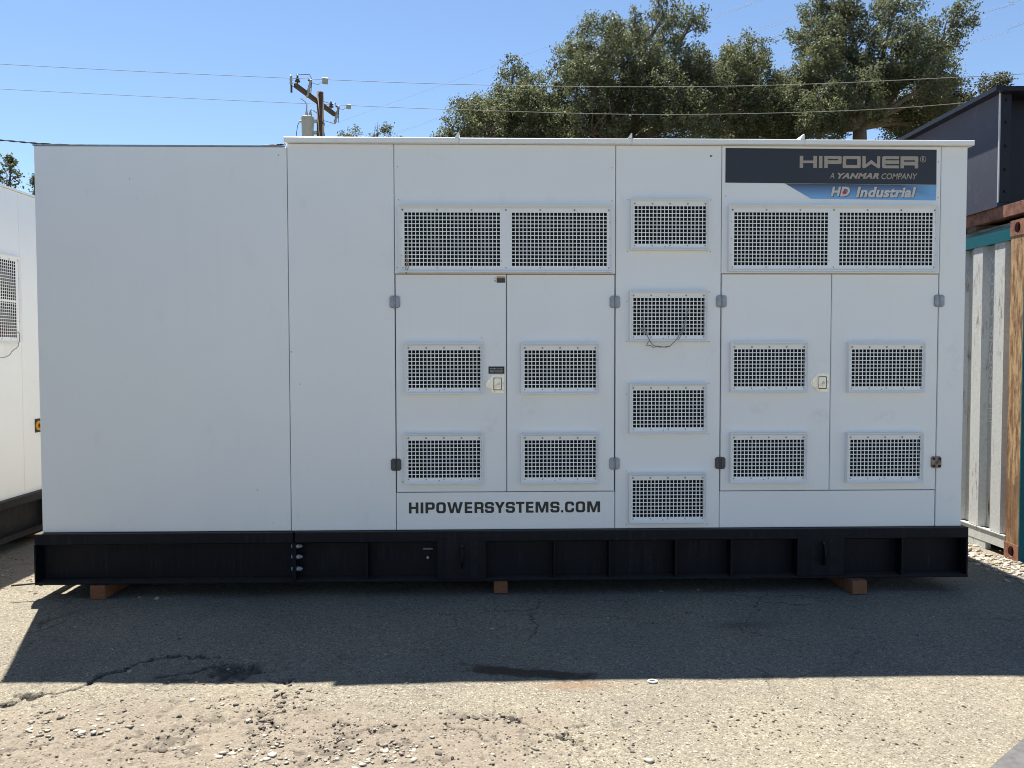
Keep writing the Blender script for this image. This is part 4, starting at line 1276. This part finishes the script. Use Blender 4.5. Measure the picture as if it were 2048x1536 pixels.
# twisted service cable
sp = smooth_path([(-20.76, 24.0, 9.74), (-17.44, 23.0, 9.26), (-15.07, 22.5, 8.98), (-10.70, 21.5, 8.655), (-8.37, 21.0, 8.53), (-6.78, 20.6, 8.52), (-5.60, 20.2, 8.66)], 14)
mb = MB()
for k in range(2):
    mb.tube([p + Vector((0, 0.016 * math.sin(i * 1.1 + k * math.pi), 0.018 * math.cos(i * 1.1 + k * math.pi))) for i, p in enumerate(sp)], 0.016, 6)
tag(mb.build('service_cable', 'black_cable', None, True), 'twisted black service cable running left from the pole above the roof', 'cable')
for x, y, z, s, lab in ((-5.03, 18.60, 9.86, 0.085, 'white box marker on upper power line beside the pole'), (-4.87, 21.50, 10.03, 0.075, 'white box marker on lower power line beside the pole')):
    r_ = thing('line_marker', lab, 'line marker', (x, y, z), 0.2, 'box markers on the power lines')
    MB().box(-s, s, -s, s, -s * 0.9, s * 0.75, 0, 0.01).build('marker_body', 'porcelain', r_)
    mb = MB(); mb.tube([(-s * 0.5, 0, s * 0.75), (-s * 0.5, 0, s * 1.2)], [s * 0.35, s * 0.2], 8); mb.tube([(s * 0.5, 0, s * 0.75), (s * 0.5, 0, s * 1.2)], [s * 0.35, s * 0.2], 8)
    mb.build('marker_cap', 'white_print', r_)
    mb = MB(); mb.tube([(-s, 0, -s * 0.3), (-s * 2.4, 0, -s * 1.6), (-s * 4.2, 0, -s * 1.2), (-s * 6, 0, s * 0.8)], 0.009, 5)
    mb.build('marker_lead', 'conductor', r_, True)
# distant transmission lines
HV = [[(-62, 190, 51.5), (-36.39, 160, 49.73), (7.75, 110, 47.19), (25.35, 90, 46.13), (45, 67, 46)],
      [(-46, 190, 51), (-19.58, 160, 49.09), (28.25, 100, 46.71), (33.05, 90, 45.18), (50, 70, 45)],
      [(-6, 160, 48.5), (31.49, 110, 47.01), (41.34, 100, 47.49), (45.54, 95, 47.58), (65, 74, 48)],
      [(2, 160, 50), (38.21, 110, 47.64), (41.70, 100, 46.16), (48.61, 92, 46.24), (66, 73, 47)],
      [(25, 155, 53), (63.68, 100, 47.48), (66.45, 92, 46.40), (76, 72, 45)],
      [(23, 155, 49), (62.03, 100, 43.51), (67.03, 92, 43.49), (78, 72, 43.4)]]
for i, pts in enumerate(HV):
    labs = ['leftmost faint high voltage line slanting across the sky', 'faint high voltage line ending over the middle oak crown', 'faint high voltage line left of the tallest oak crown',
            'lower faint high voltage line left of the tallest oak crown', 'faint high voltage line at the top right corner', 'lowest faint high voltage line at the right edge of the sky']
    line('transmission_line', pts, 0.017, 'hv', labs[i], 'power line', 'distant high voltage lines', 5, 0.30 if i > 0 else 0.0)

# ------------------------------------------------------------------ trees
TREES = {
 'A': (25.0, 4.9, [(3.95,12.98,1.21), (3.18,12.88,0.78), (3.66,11.45,1.36), (4.91,13.93,0.74), (5.49,14.41,0.31), (5.50,12.42,1.36), (6.65,14.14,0.97), (6.74,14.99,0.62), (7.52,14.14,0.55), (6.95,12.43,1.17), (6.08,10.90,1.46), (4.73,10.31,1.36), (7.45,10.90,1.07), (3.18,10.21,1.07), (7.72,13.00,0.49), (7.78,13.10,0.66), (7.92,12.34,0.55), (7.73,11.57,0.78), (5.45,14.51,0.29), (5.53,13.94,0.43)],
       'leaf', 'tall dark oak in the middle with two rounded tops'),
 'B': (25.5, 0.6, [(0.88,12.08,0.89), (0.88,12.66,0.44), (-0.88,11.59,0.55), (-0.00,11.31,0.89), (-1.08,10.82,0.83), (-1.77,10.27,0.59), (1.86,11.61,0.83), (1.46,10.64,1.19), (-0.01,10.24,1.09), (2.44,11.03,0.79), (2.84,12.00,0.49)],
       'leaf', 'lower bushy oak sloping down left of the middle oak'),
 'C': (27.0, 9.7, [(10.01,13.38,0.93), (9.90,14.19,0.42), (10.94,14.10,0.50), (9.18,12.96,0.73), (11.05,12.98,0.93), (11.89,12.57,0.79), (9.40,11.54,1.14), (10.86,11.34,1.25), (12.11,11.14,1.04), (8.98,12.15,0.83), (12.41,12.78,0.66), (12.73,11.76,0.93), (11.48,12.16,1.04)],
       'leaf', 'shorter oak with pale trunk between the two tallest oaks'),
 'D': (24.5, 14.05, [(13.24,14.55,1.34), (12.48,13.41,0.96), (14.02,13.80,1.34), (13.42,15.48,0.96), (14.97,14.56,0.86), (12.11,12.47,0.77), (13.27,12.29,1.15), (14.81,12.49,1.15), (11.73,11.34,0.80), (12.70,11.06,0.92), (15.40,11.55,0.86), (10.97,11.05,0.57), (12.52,10.30,0.67), (15.57,13.25,0.57), (16.88,13.73,0.86), (17.30,14.11,0.57), (16.24,13.82,0.48), (16.64,13.07,0.57), (16.17,12.12,0.57), (15.82,12.31,0.73), (16.57,11.27,0.80), (16.94,12.22,0.54), (16.10,10.61,0.80), (17.17,10.52,0.80), (11.63,12.09,0.57), (11.94,10.40,0.86), (11.26,10.30,0.67), (12.79,11.72,0.86), (14.24,11.92,0.96), (17.70,13.55,0.42)],
       'leaf', 'tallest oak, cut by the top of the picture, forked trunk'),
 'E': (26.0, 18.2, [(17.82,12.07,0.76), (18.63,12.27,0.64), (19.36,11.78,0.68), (19.87,11.98,0.44), (18.04,11.08,0.91), (17.22,10.97,0.80), (19.07,10.88,0.80), (19.78,11.28,0.52), (16.40,11.27,0.56), (18.93,12.57,0.56), (19.62,12.17,0.56), (20.10,11.85,0.34)],
       'leaf_dry', 'thin brownish oak beside the dark steel box'),
 'F': (33.0, -6.0, [(-6.73,12.54,0.44), (-5.35,12.55,0.42), (-6.08,12.23,0.39), (-4.51,12.17,0.39), (-7.17,12.23,0.25), (-5.8,11.4,0.9), (-4.9,11.2,0.8)],
       'leaf', 'small treetop peeking over the roof right of the utility pole'),
 'G': (22.0, -17.6, [(-17.10,8.20,0.42), (-16.90,7.86,0.30), (-17.50,7.97,0.70), (-16.82,8.40,0.12), (-17.30,7.46,0.42), (-18.2,7.6,0.9), (-17.9,6.7,0.9)],
       'leaf', 'dark treetop at the left edge above the second generator'),
 'H': (23.0, -15.9, [(-16.08,7.78,0.17), (-16.18,7.98,0.09), (-15.74,7.60,0.34), (-16.22,7.48,0.10), (-15.4,7.2,0.5), (-15.7,6.4,0.7)],
       'leaf', 'small treetop in the gap between the two generators'),
}


def build_tree(key, seed):
    Y, tx_, blobs, leafm, label = TREES[key]
    rng = np.random.default_rng(seed)
    pr = random.Random(seed)
    gz = float(ground_height(np.array([tx_]), np.array([Y]))[0])
    root = thing('oak_tree', label, 'tree', (tx_, Y, gz), 0, 'oaks behind the yard')
    zs = [b[1] for b in blobs]
    zlow = min(zs)
    full = []
    for x, z, r in blobs:
        full.append((x, Y + pr.uniform(-0.9, 0.9) * min(1.6, 0.6 + r), z, r))
    # extra masses low and behind so the crown is whole from other sides
    if len(blobs) > 8 and key != 'E':
        for i in range(7):
            x, z, r = pr.choice(blobs)
            if key == 'D' and 12.8 < x < 15.6:
                z = 7.6
            full.append((x * 0.8 + tx_ * 0.2, Y + pr.choice((-1, 1)) * pr.uniform(1.2, 2.4), min(z, zlow + 2.2) - pr.uniform(0.2, 1.0), min(1.3, r + 0.2)))
    # trunk and limbs
    mb = MB()
    def rel(p):
        return (p[0] - tx_, p[1] - Y, p[2] - gz)
    fork = Vector((tx_, Y, zlow - 0.6 if key not in 'D' else 10.3))
    R0 = 0.30 if len(blobs) > 8 else 0.16
    base = Vector((tx_ + pr.uniform(-0.3, 0.3), Y, gz - 0.3))
    m1 = base.lerp(fork, 0.5) + Vector((pr.uniform(-0.25, 0.25), pr.uniform(-0.2, 0.2), 0))
    mb.tube([rel(p) for p in smooth_path([base, m1, fork], 5)], [R0 * (1.35 - 0.55 * i / 10) for i in range(11)], 10)
    for bx, by, bz, r in full:
        tgt = Vector((bx, by, bz))
        if bz < fork.z - 0.5:
            start = base.lerp(fork, 0.6)
        else:
            start = fork.copy()
        mid = start.lerp(tgt, 0.5) + Vector((pr.uniform(-0.35, 0.35), pr.uniform(-0.3, 0.3), pr.uniform(-0.1, 0.4)))
        path = smooth_path([start, mid, tgt], 5)
        rr = R0 * (0.28 + 0.22 * min(1, r))
        mb.tube([rel(p) for p in path], [rr * (1 - 0.8 * i / (len(path) - 1)) for i in range(len(path))], 7)
        for q in range(int(4 + 5 * r)):
            a = Vector((pr.gauss(0, 1), pr.gauss(0, 1), pr.gauss(0.3, 0.8))).normalized() * r * pr.uniform(0.7, 1.02)
            s0 = mid.lerp(tgt, pr.uniform(0.5, 1.0))
            e = tgt + a
            mb.tube([rel(s0), rel(s0.lerp(e, 0.5) + Vector((pr.uniform(-.1, .1), pr.uniform(-.1, .1), pr.uniform(-.05, .12)))), rel(e)], [rr * 0.24, rr * 0.15, rr * 0.05], 5)
    if key == 'C':
        for path, rads in (([(9.30, 25.6, 6.0), (9.36, 25.5, 10.19), (9.45, 25.4, 11.07), (9.78, 25.3, 12.1)], (0.17, 0.12, 0.10, 0.06)), ([(9.45, 25.4, 11.07), (9.25, 25.2, 11.9), (9.05, 25.1, 12.5)], (0.07, 0.05, 0.02)), ([(9.70, 25.35, 11.8), (10.1, 25.2, 12.4), (10.3, 25.1, 12.8)], (0.06, 0.04, 0.02))):
            pth = smooth_path(path, 4)
            mb.tube([rel(p) for p in pth], list(np.interp(np.linspace(0, 1, len(pth)), np.linspace(0, 1, len(rads)), rads)), 8)
    mb.build('trunk', 'bark', root, True)
    # leaves: clumps of small quads through each mass
    dens = 1.0 if leafm == 'leaf' else 1.25
    cs, cr, ct = [], [], []
    for bx, by, bz, r in full:
        ncl = max(10, int(84 * r * r * (1.0 if r > 0.35 else 1.5)))
        dirs = rng.normal(size=(ncl, 3)); dirs /= np.linalg.norm(dirs, axis=1)[:, None]
        rad = r * (0.35 + 0.72 * rng.random(ncl) ** 0.45)
        stick = rng.random(ncl) < 0.10
        rad[stick] *= rng.uniform(1.05, 1.22, stick.sum())
        p = np.array([bx, by, bz]) + dirs * rad[:, None] * np.array([1.0, 1.0, 0.95])
        cs.append(p); cr.append(rng.uniform(0.11, 0.24, ncl) * (1.0 if r > 0.5 else 0.7))
        ct.append(np.clip(0.40 + 0.26 * rng.normal(size=ncl) + 0.12 * rng.normal(), 0, 1))
    cs = np.concatenate(cs); cr = np.concatenate(cr); ct = np.concatenate(ct)
    nl = np.maximum(10, (52 * dens * (cr / 0.18) ** 2)).astype(int)
    ci = np.repeat(np.arange(len(cs)), nl)
    n = len(ci)
    off = rng.normal(size=(n, 3)) * cr[ci][:, None] * np.array([0.62, 0.62, 0.55])
    c = cs[ci] + off - np.array([tx_, Y, gz])
    u = rng.normal(size=(n, 3)); u /= np.linalg.norm(u, axis=1)[:, None]
    w = np.cross(u, rng.normal(size=(n, 3))); w /= np.linalg.norm(w, axis=1)[:, None]
    ln = rng.uniform(0.030, 0.066, n)[:, None]; wd = ln * rng.uniform(0.42, 0.62, n)[:, None]
    co = np.stack([c - u * ln, c + w * wd, c + u * ln, c - w * wd], 1).reshape(-1, 3)
    me = np_mesh('crown', co, np.arange(n * 4).reshape(n, 4))
    at = me.attributes.new('tone', 'FLOAT', 'FACE')
    at.data.foreach_set('value', np.clip(ct[ci] + 0.16 * rng.normal(size=n), 0, 1).astype(np.float32))
    me.materials.append(M[leafm])
    link('crown', me, root)
    return n


TOTAL = sum(build_tree(k, 100 + i) for i, k in enumerate(TREES))
print('leaves', TOTAL)

# ------------------------------------------------------------------ loose stones and gravel
ICO_V = []
ph = (1 + 5 ** 0.5) / 2
for a in (-1, 1):
    for b in (-ph, ph):
        ICO_V += [(0, a, b), (a, b, 0), (b, 0, a)]
ICO_V = np.array(ICO_V) / math.hypot(1, ph)
def hull_faces(V):
    f = []
    n = len(V)
    for i in range(n):
        for j in range(i + 1, n):
            for k in range(j + 1, n):
                nn = np.cross(V[j] - V[i], V[k] - V[i]); dd = nn @ V[i]
                s = V @ nn - dd
                if (s <= 1e-6).all(): f.append((i, j, k))
                elif (s >= -1e-6).all(): f.append((i, k, j))
    return np.array(f)
ICO_F = hull_faces(ICO_V)


def pebbles(name, pos, rad, tone, seed):
    rng = np.random.default_rng(seed)
    n = len(pos)
    z = ground_height(pos[:, 0], pos[:, 1])
    ax = rng.uniform(0.6, 1.3, (n, 3)) * np.array([1.2, 0.95, 0.50])
    V = ICO_V[None] * rng.uniform(0.55, 1.2, (n, 12, 1)) * ax[:, None]
    an = rng.uniform(0, 6.28, n); c, s = np.cos(an), np.sin(an)
    X = V[..., 0] * c[:, None] - V[..., 1] * s[:, None]; Y = V[..., 0] * s[:, None] + V[..., 1] * c[:, None]
    V = np.stack([X, Y, V[..., 2]], -1) * rad[:, None, None]
    V += np.stack([pos[:, 0], pos[:, 1], z + rad * 0.10], -1)[:, None]
    F = (ICO_F[None] + (np.arange(n) * 12)[:, None, None]).reshape(-1, 3)
    me = np_mesh(name, V.reshape(-1, 3), F)
    at = me.attributes.new('tone', 'FLOAT', 'FACE')
    at.data.foreach_set('value', np.repeat(tone, len(ICO_F)).astype(np.float32))
    me.materials.append(M['stone'])
    return link(name, me)


rng = np.random.default_rng(5)
P, Rr, Tt = [], [], []
def scatter(n, cx, cy, sx, sy, r0, r1, tone, ts=0.15):
    p = np.stack([rng.normal(cx, sx, n), rng.normal(cy, sy, n)], -1)
    P.append(p); Rr.append(r0 + (r1 - r0) * rng.random(n) ** 3); Tt.append(np.clip(rng.normal(tone, ts, n), 0, 1))
for cx, cy in ((-1.87, -1.64), (-1.72, -1.74), (-1.62, -1.76), (-1.80, -1.78)):
    scatter(40, cx, cy, 0.08, 0.05, 0.0025, 0.017, 0.72, 0.22)
for cx, cy in ((-0.99, -1.95), (-0.91, -2.05), (-0.45, -1.98), (-0.40, -1.95), (-0.42, -2.05), (-0.52, -2.02)):
    scatter(40, cx, cy, 0.09, 0.05, 0.0025, 0.016, 0.72, 0.22)
for cx, cy in ((-0.06, -1.74), (0.02, -1.72), (-0.08, -1.85), (0.26, -1.86), (0.30, -1.92)):
    scatter(30, cx, cy, 0.07, 0.03, 0.003, 0.012, 0.25, 0.2)
scatter(700, -1.2, -1.75, 0.7, 0.25, 0.002, 0.011, 0.45, 0.25)
scatter(450, 0.0, -1.95, 0.6, 0.15, 0.0025, 0.010, 0.45, 0.3)
scatter(500, 1.1, -1.85, 0.7, 0.22, 0.002, 0.0085, 0.12, 0.12)
scatter(90, 1.25, -1.80, 0.35, 0.12, 0.003, 0.010, 0.05, 0.05)
scatter(160, 0.3, -0.7, 1.6, 0.45, 0.002, 0.009, 0.35, 0.3)
scatter(60, -1.31, -1.15, 0.08, 0.06, 0.004, 0.014, 0.1, 0.1)
scatter(200, -2.3, -1.2, 0.5, 0.5, 0.002, 0.008, 0.5, 0.3)
scatter(260, -1.0, -1.85, 0.75, 0.22, 0.0025, 0.008, 0.10, 0.08)
scatter(120, -0.95, -1.60, 0.06, 0.12, 0.003, 0.014, 0.15, 0.12)
scatter(160, -0.7, -1.80, 0.18, 0.07, 0.003, 0.011, 0.15, 0.12)
ok = np.concatenate(P); 
stuff(pebbles('loose_gravel', ok, np.concatenate(Rr), np.concatenate(Tt), 1))['label'] = 'pale and dark gravel scattered over the worn asphalt'
# gravel strip beside the container and debris beside the left skid
P, Rr, Tt = [], [], []
for i in range(14):
    scatter(80, 3.74 + 0.02 * math.sin(i), 0.15 + i * 0.17, 0.10, 0.09, 0.008, 0.030, 0.72, 0.15)
for i in range(8):
    scatter(30, -3.35, 0.2 + i * 0.2, 0.20, 0.12, 0.004, 0.016, 0.5, 0.25)
stuff(pebbles('gravel_strip', np.concatenate(P), np.concatenate(Rr), np.concatenate(Tt), 2))['label'] = 'coarse pale gravel along the foot of the container'
# larger single stones
STONES = [(-0.01, -0.64, 0.017, 0.8), (0.67, -0.50, 0.015, 0.8), (-2.16, -0.02, 0.022, 0.85), (-2.28, 0.0, 0.015, 0.7), (-0.22, -2.0, 0.019, 0.15), (-0.42, -1.765, 0.014, 0.08), (0.57, -1.69, 0.015, 0.12),
          (0.59, -2.09, 0.020, 0.85), (-1.80, -1.17, 0.014, 0.8), (-1.36, -1.66, 0.017, 0.25), (-1.86, -1.66, 0.020, 0.2), (-1.36, -1.51, 0.018, 0.9), (-1.42, -1.30, 0.016, 0.45), (-1.33, -1.13, 0.011, 0.95),
          (-1.31, -1.95, 0.019, 0.2), (-0.86, -2.0, 0.018, 0.9), (0.16, -1.98, 0.016, 0.5), (1.10, 0.02, 0.016, 0.6), (1.35, 0.05, 0.014, 0.6), (-1.70, -1.80, 0.020, 0.95), (-1.05, -1.70, 0.014, 0.9)]
STONE_LABELS = ['pale stone in the shade below the middle cedar block', 'pale stone in the shade right of the middle cedar block', 'larger pale stone right of the left cedar block',
    'small pale stone touching the left cedar block', 'dark stone near the bottom edge right of the pale gravel heap', 'dark pebble on the sunlit asphalt left of the oil stain', 'dark pebble in the sun below the white ring',
    'pale stone at the bottom edge right of centre', 'pale pebble beside the long crack in the shade', 'dark stone in the sun below the pothole', 'dark stone beside the leftmost pale gravel cluster', 'bright stone just past the shadow edge below the long crack',
    'grey stone on the shadow edge beside the pothole', 'tiny bright stone inside the pothole', 'dark stone at the bottom left among the silt', 'bright stone left of the bottom gravel heap', 'grey stone at the bottom edge under the oil stain',
    'left of two grey stones under the skid between centre and right block', 'right of two grey stones under the skid between centre and right block', 'largest bright stone in the leftmost gravel cluster', 'bright pebble on the silt right of the dark stone']
for i, (x, y, r, t) in enumerate(STONES):
    o = pebbles('stone', np.array([[0.0, 0.0]]), np.array([r]), np.array([t]), 300 + i)
    o.location = (x, y, float(ground_height(np.array([x]), np.array([y]))[0]) - float(ground_height(np.array([0.0]), np.array([0.0]))[0]))
    tag(o, STONE_LABELS[i], 'stone', 'loose stones on the worn asphalt')
# small white ring at the shadow edge
mb = MB(); k = 20
ring = []
for i in range(k + 1):
    a = 2 * math.pi * i / k
    ring.append((0.020 * math.cos(a), 0.016 * math.sin(a), 0.0))
mb.tube(ring, 0.0042, 6, cap=False)
o = mb.build('plastic_ring', 'white_print', None, True)
o.location = (0.75, -1.385, float(ground_height(np.array([0.75]), np.array([-1.385]))[0]) + 0.005)
tag(o, 'small white plastic ring lying at the edge of the shadow', 'ring')
# steel rod poking out beside the left end of the skid
mb = MB(); mb.tube([(-2.80, 0.02, 0.100), (-2.93, -0.03, 0.104), (-3.06, -0.05, 0.098)], 0.006, 6)
mb.build('drag_rod', 'skid', gen)
